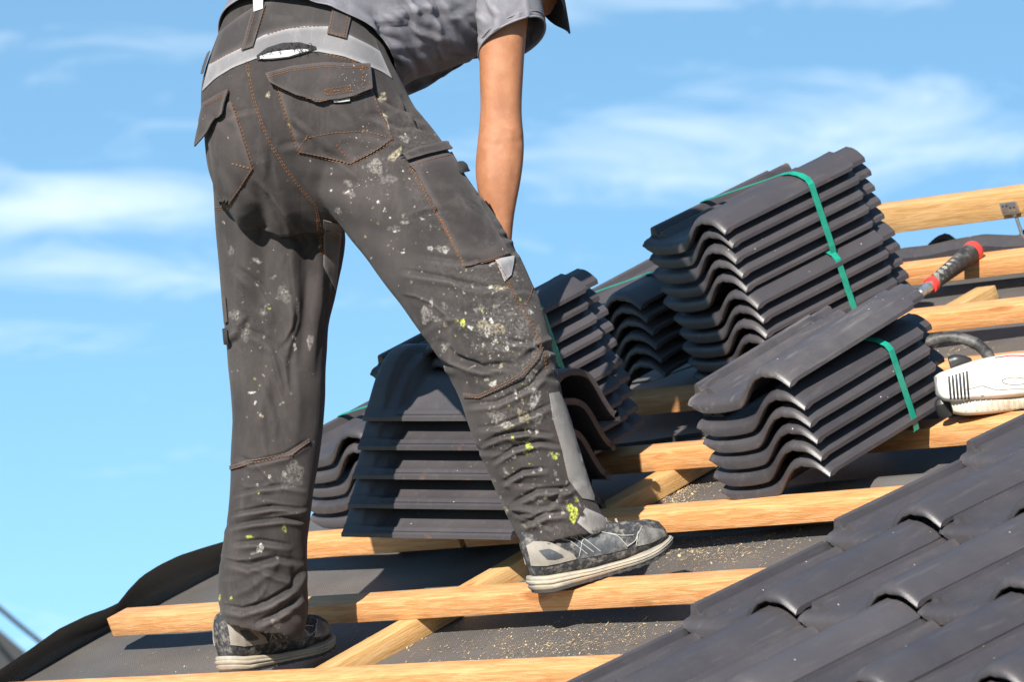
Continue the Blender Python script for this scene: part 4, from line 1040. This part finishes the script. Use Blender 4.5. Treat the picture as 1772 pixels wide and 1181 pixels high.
# hair and cap
def shell(zmin, r, off, name, m, cond=None):
    bm = bmesh.new(); bmesh.ops.create_uvsphere(bm, u_segments=36, v_segments=22, radius=1)
    bmesh.ops.delete(bm, geom=[v for v in bm.verts if not cond(v.co)], context='VERTS')
    for v in bm.verts: v.co = HC + HM3 @ (Vector((v.co.x*r[0], v.co.y*r[1], v.co.z*r[2]))+Vector(off))
    me = bpy.data.meshes.new(name); bm.to_mesh(me); bm.free(); me.materials.append(m); me.polygons.foreach_set('use_smooth', [True]*len(me.polygons))
    o = link(bpy.data.objects.new(name, me)); so = o.modifiers.new('s', 'SOLIDIFY'); so.thickness = .004; so.offset = 1; return part(o)
shell(0, (.078, .099, .110), (0, 0, 0), 'hair', HAIRM, lambda c: (c.y < -.05 and c.z > -.55) or c.z > .25)
capo = shell(0, (.086, .107, .118), (0, 0, .004), 'cap', CAPM, lambda c: c.z > .16)
vs = []; fs = []
for lay in (0, 1):
    for j in range(9):
        for i in range(15):
            u = i/7-1; s = j/8
            y = .085 + (.088*(1-.10*u*u-.50*abs(u)**5))*s; x = .082*u*(1-.16*s*s); z = .022 - .020*u*u - .014*s - .0035*lay
            if s == 0: y = .104*math.sqrt(max(0, 1-(u*.9)**2))*.95
            vs.append(HC + HM3 @ Vector((x, y, z)))
k = 135
for j in range(8):
    for i in range(14):
        q = j*15+i; fs.append((q, q+1, q+16, q+15)); fs.append((k+q, k+q+15, k+q+16, k+q+1))
for i in range(14): fs.append((i, k+i, k+i+1, i+1)); q = 120+i; fs.append((q, q+1, k+q+1, k+q))
for j in range(8): q = j*15; fs.append((q, q+15, k+q+15, k+q)); q += 14; fs.append((q, k+q, k+q+15, q+15))
part(mesh_obj('brim', vs, fs, CAPM, None, True, 50), capo)

# ------------------------------------------------------------------ person: shirt
def grid_from_rings(rs, closed=True):
    v, f = loft(rs, False, False); return v, f
sk = [((378, 56), (684, 120), 10.985, .140, .095), ((400, 10), (700, 125), 11.0, .140, .085), ((455, -60), (722, 120), 11.03, .140, .06), ((570, -120), (768, 112), 11.07, .145, .04), ((680, -150), (812, 102), 11.12, .15, .02), ((770, -160), (842, 80), 11.16, .15, .0), ((820, -150), (866, 40), 11.19, .13, .0), ((852, -128), (886, -10), 11.21, .085, 0), ((866, -112), (892, -30), 11.22, .070, 0)]
rs = [ring(*q, n=120) for q in resample(sk, 90)]
sv, sf = loft(rs, False, False)
sl = [((812, -60), (900, -75), 11.12, .075), ((818, -20), (926, -40), 11.07, .075, .0), ((825, 30), (936, -2), 11.05, .072, .01), ((829, 66), (941, 26), 11.04, .070, .022), ((829, 94), (943, 46), 11.035, .068, .034)]
sv2, sf2 = loft([ring(*q, n=80) for q in resample(sl, 60)], True, False)
sl2 = [((830, -80), (890, -90), 11.28, .06), ((834, -30), (915, -45), 11.33, .06), ((836, 30), (916, 15), 11.36, .058), ((836, 70), (914, 60), 11.37, .055)]
sv3, sf3 = loft([ring(*q, n=50) for q in resample(sl2, 30)], True, False)
mb = MB(); mb.add(sv, sf); mb.add(sv2, sf2); mb.add(sv3, sf3)
# front of the shirt hanging away from the chest
fv = []; ffc = []
A_, B2 = arc([(686, 112), (740, 118), (822, 96), (836, 84)], 26), arc([(704, 166), (740, 150), (785, 120), (836, 92)], 26)
for j in range(10):
    for i in range(26):
        q = A_[i]+(B2[i]-A_[i])*j/9; s = j/9
        fv.append(P(q[0], q[1], 11.12+.05*i/25+.05*math.sin(s*2)+.01*math.sin(i*.9)*s))
for j in range(9):
    for i in range(25): q = j*26+i; ffc.append((q, q+26, q+27, q+1))
mb.add(fv, ffc)
me = bpy.data.meshes.new('shirt'); me.from_pydata([tuple(v) for v in mb.v], [], mb.f); me.update()
co2, no2 = co_np(me), no_np(me); px2 = to_px(co2); fc = -(no2@FNV)
sg = np.where(fc > 0, 1, -1)[:, None]
sfolds = [([(600, 5), (640, 40), (672, 90), (690, 118)], 10, .010), ([(640, 10), (665, 60), (690, 100)], 9, -.008), ([(660, 0), (700, 60), (740, 100)], 14, .009), ([(690, 30), (720, 80), (780, 104)], 10, -.008), ([(720, 0), (760, 60), (815, 96)], 14, .008), ([(780, 10), (800, 60), (822, 92)], 9, -.008), ([(650, 25), (720, 15), (800, 5)], 10, .006), ([(690, 110), (740, 96), (810, 90)], 9, .006),
          ([(860, 0), (868, 30), (850, 70)], 9, .005), ([(905, -10), (910, 20), (925, 50)], 8, .006), ([(835, 0), (845, 40), (838, 80)], 8, -.005), ([(885, -20), (890, 10), (880, 40)], 7, -.004), ([(450, 6), (500, -8), (560, 2)], 8, .005), ([(400, 30), (440, 10), (470, -20)], 8, .005)]
sfolds += auto_folds(30, (640, -10, 830, 110), (35, 25), (60, 140), (6, 11), (.002, .0045), 21) + auto_folds(12, (830, 0, 940, 80), (60, 20), (40, 80), (5, 8), (.0015, .003), 22) + auto_folds(12, (390, -10, 600, 30), (-30, 20), (50, 110), (5, 9), (.002, .004), 23)
co2 = apply_folds(co2, no2*sg, px2, np.abs(fc), sfolds)
me.vertices.foreach_set('co', co2.astype(np.float32).ravel()); me.update(); me.materials.append(SHIRT); me.polygons.foreach_set('use_smooth', [True]*len(me.polygons))
sh = link(bpy.data.objects.new('shirt', me)); so = sh.modifiers.new('s', 'SOLIDIFY'); so.thickness = .0022; so.offset = 0; part(sh)
cl_ = MB()
for e in (.0, ):
    r = ring((829, 94), (943, 46), 11.035, .068, .034, 80)
    c = sum(r, Vector())/80; r = [c+(p-c)*1.012 for p in r]; up = (P(829, 66, 11.04)+P(941, 26, 11.04))/2-c
    cl_.tube([p+up*.42 for p in r], .0012, 5, closed=True); cl_.tube([p for p in r], .0022, 6, closed=True)
part(cl_.obj('sleeve_hem', SHIRT), sh)

# ------------------------------------------------------------------ person: trainers
MIDS = plain('trainer_midsole', (.27, .245, .205), .7, 0, .16, 60, .2, .4, (.34, .28, .20)); OUTS = plain('trainer_outsole', (.035, .034, .034), .8, 0, .3, 80, .2)
UPM = plain('trainer_mesh', (.028, .030, .034), .75, 0, .4, 260, .5, .3, (.20, .18, .16)); OVER = plain('trainer_overlay', (.21, .19, .165), .6, 0, .16, 70, .15, .4, (.22, .19, .15))
BLUE = plain('trainer_panel', (.045, .052, .060), .55, 0, .3, 90, .15, .4, (.2, .18, .16)); PIPE = plain('trainer_piping', (.33, .32, .30), .6, 0, .15, 80, .0); DUSTY = plain('dusty_toe', (.13, .125, .12), .8, 0, .5, 60, .4, .3, (.42, .39, .34)); LACE = plain('laces', (.30, .28, .25), .8, 0, .3, 120, .1)
COLLAR = plain('padded_collar', (.33, .31, .29), .85, 0, .15, 90, .2)
def shoe(name, origin, fwd, up, side_sign, lab):
    """local x forward, y to the camera's side, z up; 0.29 m long"""
    x = fwd.normalized(); z = (up-x*up.dot(x)).normalized(); y = z.cross(x)
    M = frame(origin, x, y, z); L = .292
    o0 = empty(name, M); part(o0); o0['label'] = lab
    def mk(mb, nm, m, ang=40, parent=None):
        o = mb.obj(nm, m, None, True, ang); o.parent = parent or o0; return o
    xs = [.0, .012, .035, .07, .11, .15, .19, .225, .255, .275, .287, .292]
    hw = [.016, .027, .034, .035, .033, .035, .042, .047, .045, .036, .021, .008]
    cy = [0, 0, 0, 0, -.002, -.004, -.004, -.002, 0, .003, .004, .004]
    spring = lambda q: .016*max(0, (q-.20)/.09)**1.8 + .006*max(0, (.03-q)/.03)
    def outline(off, n=1):
        pts = [(a, cy[i]+(h+off)) for i, (a, h) in enumerate(zip(xs, hw))]+[(a, cy[i]-(h+off)) for i, (a, h) in list(enumerate(zip(xs, hw)))[::-1]]
        pts = [(a-(off if a == 0 else -off if a == xs[-1] else 0), b) for a, b in pts]
        p = np.array(pts+[pts[0]]); s = np.concatenate([[0], np.cumsum(np.hypot(*np.diff(p, axis=0).T))]); q = np.linspace(0, s[-1], 72, endpoint=False)
        p = np.stack([np.interp(q, s, p[:, 0]), np.interp(q, s, p[:, 1])], 1)
        for _ in range(2): p = .25*np.roll(p, 1, 0)+.5*p+.25*np.roll(p, -1, 0)
        return p
    def slab(levels):
        mb = MB(); n = 72; k = 0
        for off, zf in levels:
            for a, b in outline(off): mb.v.append(Vector((a, b, zf(a)+spring(a))))
        for i in range(len(levels)-1):
            for j in range(n): mb.f.append((i*n+j, i*n+(j+1) % n, (i+1)*n+(j+1) % n, (i+1)*n+j))
        mb.f.append(tuple(range(n))[::-1]); mb.f.append(tuple((len(levels)-1)*n+j for j in range(n)))
        return mb
    top = lambda q: interp([0, .04, .12, .2, .29], [.035, .033, .023, .022, .020], q)
    mid = lambda k: (lambda q: .006+(top(q)-.006)*k)
    mk(slab([(.003, mid(-.05)), (.0065, mid(.10)), (.0075, mid(.28)), (.0050, mid(.36)), (.0085, mid(.46)), (.0085, mid(.60)), (.0055, mid(.68)), (.0070, mid(.80)), (.0050, mid(.97)), (.001, mid(1.0))]), 'midsole', MIDS, 60)
    os_ = slab([(-.002, lambda q: -.001), (.003, lambda q: .0005), (.0035, lambda q: .0055), (0, lambda q: .006)]); os_m = mk(os_, 'outsole', OUTS, 50)
    tr = MB()
    ol = outline(.004)
    for i in range(0, 72, 2):
        a, b = ol[i]
        if .10 < a < .285: 
            d = Vector((ol[(i+1) % 72][0]-ol[i-1][0], ol[(i+1) % 72][1]-ol[i-1][1], 0)).normalized(); nn = Vector((-d.y, d.x, 0)); c = Vector((a, b, spring(a)))
            MM = frame(c, d, nn, Vector((0, 0, 1))); tr.box((-.005, -.006, -.001), (.005, .0005, .007), MM, .001)
    tag(mk(tr, 'tread', OUTS, 40, os_m), kind='stuff')
    # upper
    ux = [.004, .012, .03, .055, .085, .115, .145, .175, .205, .235, .262, .280, .289]
    uh = [.024, .031, .035, .036, .036, .036, .037, .041, .044, .044, .037, .026, .012]
    uz = [.104, .124, .132, .128, .124, .122, .115, .104, .093, .085, .076, .064, .046]
    rs = []; n = 48
    for i in range(len(ux)):
        r = []; b0 = top(ux[i])-.006+spring(ux[i]); H = uz[i]-b0+spring(ux[i])*.6; yc = interp(xs, cy, ux[i])
        for j in range(n):
            a = 2*math.pi*j/n; c_, s_ = math.cos(a), math.sin(a)
            ey = math.copysign(abs(c_)**.72, c_); ez = math.copysign(abs(s_)**.80, s_)
            w = uh[i]*(1-.26*max(0, ez))
            r.append(Vector((ux[i]+(-.006*max(0, ez) if i < 3 else 0), yc+w*ey, b0+H*.5+H*.5*ez)))
        rs.append(r)
    fine = []
    for i in range(len(rs)-1):
        for k in range(4):
            t = k/4; fine.append([a.lerp(b, t) for a, b in zip(rs[i], rs[i+1])])
    fine.append(rs[-1])
    uv_, uf_ = loft(fine)
    for q, v in enumerate(uv_):
        v = Vector(v); w = .0012*noise.noise(v*70+Vector((side_sign*9, 0, 0)))+.0018*math.sin(v.x*150)*max(0, 1-abs(v.x-.215)/.03)
        uv_[q] = v+Vector((0, w, w))
    up_o = mesh_obj('upper', uv_, uf_, UPM, None, True, 60); up_o.parent = o0
    bv = BVHTree.FromPolygons(uv_, uf_)
    def sidep(a, zz, s):                       # a point of the upper seen from its side, top or back
        zz = zz*1.26+.004
        h = bv.ray_cast(Vector((a, s*.2, zz)), Vector((0, -s, 0)));
        if h[0] is None:
            h = bv.find_nearest(Vector((a, s*.04, zz)))
        return h[0], h[1]
    def over(nm, topl, botl, m, s, nu=14, nv=7, off=.0022):
        a, b = arc(topl, nu), arc(botl, nu); vs = []; fs = []
        for lay in (0, 1):
            for j in range(nv):
                for i in range(nu):
                    q = a[i]+(b[i]-a[i])*j/(nv-1); h, nn = sidep(q[0], q[1], s); vs.append(h+nn*(off if lay == 0 else -.002))
        k = nu*nv
        for j in range(nv-1):
            for i in range(nu-1): q = j*nu+i; fs.append((q, q+nu, q+nu+1, q+1)); fs.append((k+q, k+q+1, k+q+nu+1, k+q+nu))
        for i in range(nu-1): fs.append((i, i+1, k+i+1, k+i)); q = (nv-1)*nu+i; fs.append((q, k+q, k+q+1, q+1))
        for j in range(nv-1): q = j*nu; fs.append((q, k+q, k+q+nu, q+nu)); q = j*nu+nu-1; fs.append((q, q+nu, k+q+nu, k+q))
        o = mesh_obj(nm, vs, fs, m, None, True, 50); o.parent = o0; return o
    def line(mb, pts, s, r=.0008, off=.0026):
        p = arc(pts, 18); mb.tube([sidep(a, b, s)[0]+sidep(a, b, s)[1]*off for a, b in p], r, 6)
    for s in (-1, 1):
        over('heel_counter', [(.006, .078), (.02, .082), (.05, .074), (.088, .046)], [(.004, .046), (.03, .040), (.06, .038), (.092, .037)], OVER, s)
        over('heel_window', [(.024, .066), (.045, .064), (.066, .050)], [(.034, .050), (.05, .046), (.068, .046)], BLUE, s, 8, 5, .0036)
        over('side_panel', [(.095, .058), (.125, .070), (.160, .064), (.188, .050)], [(.100, .036), (.130, .033), (.160, .031), (.195, .030)], BLUE, s, 14, 6, .0016)
        over('toe_cap', [(.232, .054), (.255, .049), (.275, .042), (.287, .034)], [(.212, .030), (.245, .028), (.270, .030), (.286, .030)], DUSTY, s, 14, 7, .0018)
        over('collar', [(.035, .096), (.05, .095), (.07, .091), (.09, .088)], [(.035, .084), (.05, .081), (.07, .078), (.088, .077)], COLLAR, s, 14, 6, .0050)
        pm = MB()
        for pl_ in ([(.060, .078), (.090, .066), (.115, .040)], [(.068, .082), (.100, .068), (.128, .040)], [(.078, .084), (.112, .070), (.142, .038)], [(.098, .040), (.112, .062), (.150, .068), (.182, .054), (.196, .034)], [(.212, .032), (.222, .046), (.236, .055)], [(.195, .034), (.215, .040), (.226, .050)], [(.165, .062), (.190, .052), (.214, .047)], [(.10, .070), (.112, .078), (.13, .080)]):
            line(pm, pl_, s)
        mk(pm, 'piping', PIPE)
    lm = MB()
    for k in range(5):
        a = .118+k*.020; z_ = interp(ux, uz, a)+.0015
        lm.tube([Vector((a-.004, -.024, z_-.010)), Vector((a, 0, z_+.002)), Vector((a+.006, .024, z_-.010))], .0024, 6)
    lm.tube([Vector((.112, .0, .126)), Vector((.116, .02, .125)), Vector((.128, .027, .114)), Vector((.118, .012, .123)), Vector((.112, 0, .126))], .0022, 6)
    lm.tube([Vector((.112, 0, .126)), Vector((.118, -.02, .124)), Vector((.130, -.026, .113)), Vector((.132, -.031, .100))], .0022, 6)
    mk(lm, 'laces', LACE)
    return o0
lh, ltoe = P(391, 1171, 10.965), P(566, 1130, 11.16)
shoe('shoe', lh, ltoe-lh, N_*.4+ZU*.6, 1, 'left shoe, seen from the heel')
rh, rtoe = P(926, 1032, 10.655), P(1172, 958, 10.72)
shoe('shoe', rh, rtoe-rh, N_*.5+ZU*.5, 2, 'right shoe with dusty toe, seen from its outer side')

# ------------------------------------------------------------------ tools
# white power saw lying on the battens at the right edge
so_ = P(1700, 716, 10.92)
saw = empty('power_saw', frame(so_, B_, U_, N_)); tag(saw, 'white power saw with a black loop handle lying on a batten at the right edge', 'power saw')
SINV = saw.matrix_world.inverted()
def sp(o, parent=None):
    o.parent = parent or saw
    if parent is None: o.matrix_parent_inverse = SINV
    return o
ST = 10.90
BEIGEP = plain('beige_plastic', (.46, .42, .35), .5, 0, .2, 60, .1, .5, (.26, .20, .13))
keys = [((1619, 652), (1622, 684), ST, .050), ((1623, 647), (1626, 694), ST, .060), ((1645, 639), (1650, 697), ST, .063), ((1672, 629), (1672, 694), ST, .064), ((1700, 621), (1700, 693), ST, .066), ((1735, 614), (1735, 690), ST-.01, .066), ((1772, 611), (1772, 687), ST-.02, .066), ((1815, 614), (1815, 684), ST-.03, .064), ((1850, 624), (1850, 682), ST-.04, .058), ((1872, 640), (1870, 676), ST-.05, .045)]
rs = [ring(L, R, t, th, 0, 40, 5.0) for L, R, t, th, _ in resample(keys, 50)]
v, f = loft(rs); bodyo = sp(mesh_obj('saw_body', v, f, WHITEP, None, True, 40))
keys = [((1640, 690), (1648, 716), ST+.01, .050), ((1660, 688), (1664, 720), ST+.01, .056), ((1700, 686), (1700, 718), ST+.01, .060), ((1750, 683), (1750, 713), ST, .060), ((1800, 680), (1800, 708), ST-.02, .058), ((1860, 676), (1860, 700), ST-.03, .05)]
v2_, f2_ = loft([ring(L, R, t, th, 0, 32, 5.0) for L, R, t, th, _ in resample(keys, 40)]); skirt = sp(mesh_obj('saw_skirt', v2_, f2_, BEIGEP, None, True, 40))
m = MB(); q_ = P(1634, 704, ST+.0); m.lathe([(.0001, -.02), (.016, -.02), (.018, -.014), (.018, .010), (.012, .018), (.0001, .018)], 18, frame(q_, B_, U_, N_)); sp(m.obj('nose_wheel', DARKP))
k = len(v); v = list(v)+list(v2_); f = list(f)+[tuple(i_+k for i_ in q) for q in f2_]
SB = BVHTree.FromPolygons(v, f)
def on_saw(x, y): return SB.ray_cast(CAM, ray(x, y).normalized())[:2]
for k in range(6):
    x = 1641+k*6.2; m = MB(); pts = []
    for s in np.linspace(0, 1, 6):
        h, n_ = on_saw(x+s*3.5+1, 651+k*-1.8+s*(40+k*1.8)); 
        if h is not None: pts.append(h+n_*.0004)
    if len(pts) > 2: m.tube(pts, .0027, 6); sp(m.obj('vent_slot', DARKP), bodyo)
for k in range(13):
    x = 1668+k*9.5; m = MB(); pts = []
    for s in np.linspace(0, 1, 5):
        h, n_ = on_saw(x+s*3, 693-k*.5+s*19)
        if h is not None: pts.append(h+n_*.0004)
    if len(pts) > 2: m.tube(pts, .0021, 6); sp(m.obj('guard_rib', BEIGEP), bodyo)
m = MB(); pts = []
for a in np.linspace(0, 2*math.pi, 26)[:-1]:
    h, n_ = on_saw(1756+22*math.cos(a), 660+6.5*math.sin(a)); pts.append(h+n_*.0005 if h else pts[-1])
m.tube(pts, .0016, 6, closed=True); sp(m.obj('recess_rim', GREYRUB), bodyo)
m = MB(); c = sum(pts, Vector())/len(pts); m.v = [p-FWD*-.0005 for p in pts]+[c]; m.f = [(i, (i+1) % len(pts), len(pts)) for i in range(len(pts))]
sp(m.obj('recess', plain('recess_shade', (.45, .45, .44), .5, 0, .1, 60, 0), None, False), bodyo)
m = MB(); pts = []
for x, y in arc([(1668, 676), (1700, 668), (1725, 676), (1760, 673), (1800, 676)], 24):
    h, n_ = on_saw(x, y); pts.append(h+n_*.0012)
m.tube(pts, .0022, 6); sp(m.obj('casing_joint', GREYRUB), bodyo)
m = MB(); pts = []
for x, y in arc([(1722, 620), (1750, 616), (1800, 617)], 16):
    h, n_ = on_saw(x, y)
    if h is not None: pts.append(h+n_*.001)
m.tube(pts, .0028, 6); sp(m.obj('red_trim', REDP), bodyo)
for k, (x, y) in enumerate(((1700, 684), (1775, 672), (1728, 650))):
    h, n_ = on_saw(x, y); m = MB(); m.lathe([(.0001, 0), (.0042, .0006), (.0042, .0022), (.0026, .0026)], 12, frame(h, n_.orthogonal().normalized(), n_.cross(n_.orthogonal()).normalized(), n_)); sp(m.obj('screw', STEEL), bodyo)
m = MB(); hp = [(1590, 606, .02), (1612, 590, .01), (1640, 584, .0), (1668, 587, -.01), (1690, 596, -.02), (1706, 610, -.02), (1716, 626, -.02), (1722, 640, -.01)]
cp_ = [P(x, y, ST+.05+d) for x, y, d in hp]
sm_ = []
for i in range(len(cp_)-1):
    p0, p1, p2, p3 = cp_[max(0, i-1)], cp_[i], cp_[i+1], cp_[min(len(cp_)-1, i+2)]
    for j in range(6):
        t = j/6; sm_.append(.5*((2*p1)+(p2-p0)*t+(2*p0-5*p1+4*p2-p3)*t*t+(3*p1-p0-3*p2+p3)*t**3))
m.tube(sm_, .0115, 14); hd = sp(m.obj('loop_handle', RUBBER))
for q in (6, 14, 22, 30):
    m = MB(); m.tube([sm_[q], sm_[q+1], sm_[q+2]], .0126, 14); sp(m.obj('grip_band', RUBBER), hd)
# hand guard
gk = [((1640, 618), (1646, 640), ST+.03, .012), ((1652, 613), (1660, 634), ST+.03, .016), ((1668, 615), (1674, 628), ST+.03, .012), ((1680, 620), (1682, 625), ST+.03, .006)]
v, f = loft([ring(L, R, t, th, 0, 20) for L, R, t, th, _ in resample(gk, 12)]); sp(mesh_obj('hand_guard', v, f, DARKP, None, True, 60))
# rear grip and guide bar beyond the frame
gk = [((1840, 640), (1844, 668), ST-.04, .020), ((1900, 628), (1908, 656), ST-.07, .018), ((1960, 640), (1966, 668), ST-.10, .018), ((1985, 676), (1960, 690), ST-.11, .016), ((1900, 696), (1900, 708), ST-.08, .014), ((1850, 690), (1850, 702), ST-.05, .014)]
v, f = loft([ring(L, R, t, th, 0, 20) for L, R, t, th, _ in resample(gk, 30)]); sp(mesh_obj('rear_grip', v, f, RUBBER, None, True, 60))
m = MB(); m.box((-.44, -.05, .035), (-.10, .012, .040), frame(so_, B_, U_, N_) @ Matrix.Translation((0, .09, 0)), .002); sp(m.obj('guide_bar', STEEL))

# hammer: soft grip on the topmost batten, steel head behind the tall stack
ha, hb_ = P(1682, 437, 12.36), P(1608, 496, 12.22)
hm = empty('hammer', frame(ha, (hb_-ha).normalized(), ((hb_-ha).normalized().cross(N_)).normalized(), (hb_-ha).normalized().cross(((hb_-ha).normalized().cross(N_)).normalized())))
tag(hm, 'steel hammer with a grey and black grip and red butt, lying over the topmost battens', 'hammer')
HIN = hm.matrix_world.inverted()
def hp_(o): o.parent = hm; o.matrix_parent_inverse = HIN; return o
D = (hb_-ha).normalized(); LH = (hb_-ha).length
def seg(a, b, ra, rb, name, m_, n=16, mids=()):
    mb = MB(); st = [(a, ra)]+list(mids)+[(b, rb)]
    mb.tube([ha+D*(s*LH) for s, _ in st], [r for _, r in st], n); return hp_(mb.obj(name, m_))
seg(-.09, .035, .0150, .0236, 'grip_butt', REDP, 18, [(-.085, .0195), (-.06, .0240), (-.02, .0252)])
seg(.035, .92, .0228, .0160, 'grip', RUBBER, 18, [(.22, .0222), (.45, .0200), (.7, .0178)])
mb = MB()
side = (D.cross(FWD)).normalized()
for s in np.linspace(.16, .82, 8):
    c = ha+D*(s*LH)-FWD*.0125-side*.002; mb.tube([c-side*.010-D*.010, c+side*.008+D*.010], .0082, 8)
hp_(mb.obj('grip_pad', GREYRUB)); seg(0.905, .985, .0180, .0180, 'grip_collar', REDP)
seg(.985, 1.22, .0125, .0115, 'ferrule', STEEL, 14, [(1.05, .0135), (1.1, .011)])
seg(1.22, 2.3, .0085, .0085, 'shaft', STEEL, 12)
hc = ha+D*(LH*2.3); mb = MB(); hs = D.cross(N_).normalized()
mb.box((-.014, -.065, -.014), (.014, .055, .014), frame(hc, D, hs, D.cross(hs)), .004)
mb.tube([hc+hs*.055, hc+hs*.06, hc+hs*.085], [.010, .016, .016], 14); mb.tube([hc-hs*.06, hc-hs*.10, hc-hs*.14-N_*.02], [.012, .009, .003], 10)
hp_(mb.obj('hammer_head', STEEL))

# ------------------------------------------------------------------ sawdust and shavings
SAWD = plain('sawdust', (.42, .31, .18), .9, 0, .3, 300, 0)
r_ = np.random.default_rng(17); vs = []; fs = []
def flake(b, u, n, s):
    k = len(vs); a = r_.uniform(0, 6.28); L, w = s*r_.uniform(.8, 2.4), s*r_.uniform(.4, .9); c, d = math.cos(a), math.sin(a); tz = r_.normal(0, .35)
    for x, y in ((-L, -w), (L, -w), (L, w), (-L, w)): vs.append(W(b+x*c-y*d, u+x*d+y*c, n+.0012+x*tz*.6+.3*s))
    fs.append((k, k+1, k+2, k+3))
for cx, cy, sx_, sy_, cnt, s in ((940, 1120, 150, 16, 1500, .0010), (1040, 1090, 120, 14, 700, .0010), (1250, 955, 90, 16, 1200, .0009), (1190, 945, 40, 10, 300, .0011), (1170, 845, 40, 22, 1500, .0011), (1190, 800, 30, 14, 240, .0011), (1200, 745, 40, 16, 160, .0011), (700, 1085, 220, 40, 220, .0010), (280, 1135, 110, 20, 90, .0010), (1340, 930, 80, 8, 240, .0010), (1650, 600, 120, 14, 160, .0012)):
    for _ in range(cnt):
        b, u, n = plane(cx+(q1 := r_.normal())*sx_*(1 if r_.random() < .5 else .45), cy+r_.normal(0, sy_)-q1*4, FN)
        if u > 2.4 or b < -3.5: continue
        flake(b, u, felt_height(b, u)+(.010 if .93 < u < 1.0 else 0), s*min(2.2, .45+r_.exponential(.45)))
for k in range(7):                                    # a little on the battens too
    for _ in range(60): flake(r_.uniform(-2.6, -.8), UB[k]+r_.uniform(.006, .054), .0005, .0009)
tag(mesh_obj('sawdust', vs, fs, SAWD, None, False), 'pale sawdust and shavings scattered on the felt', 'sawdust', None, 'stuff')
# crumbs of mortar and dust on the laid tiles
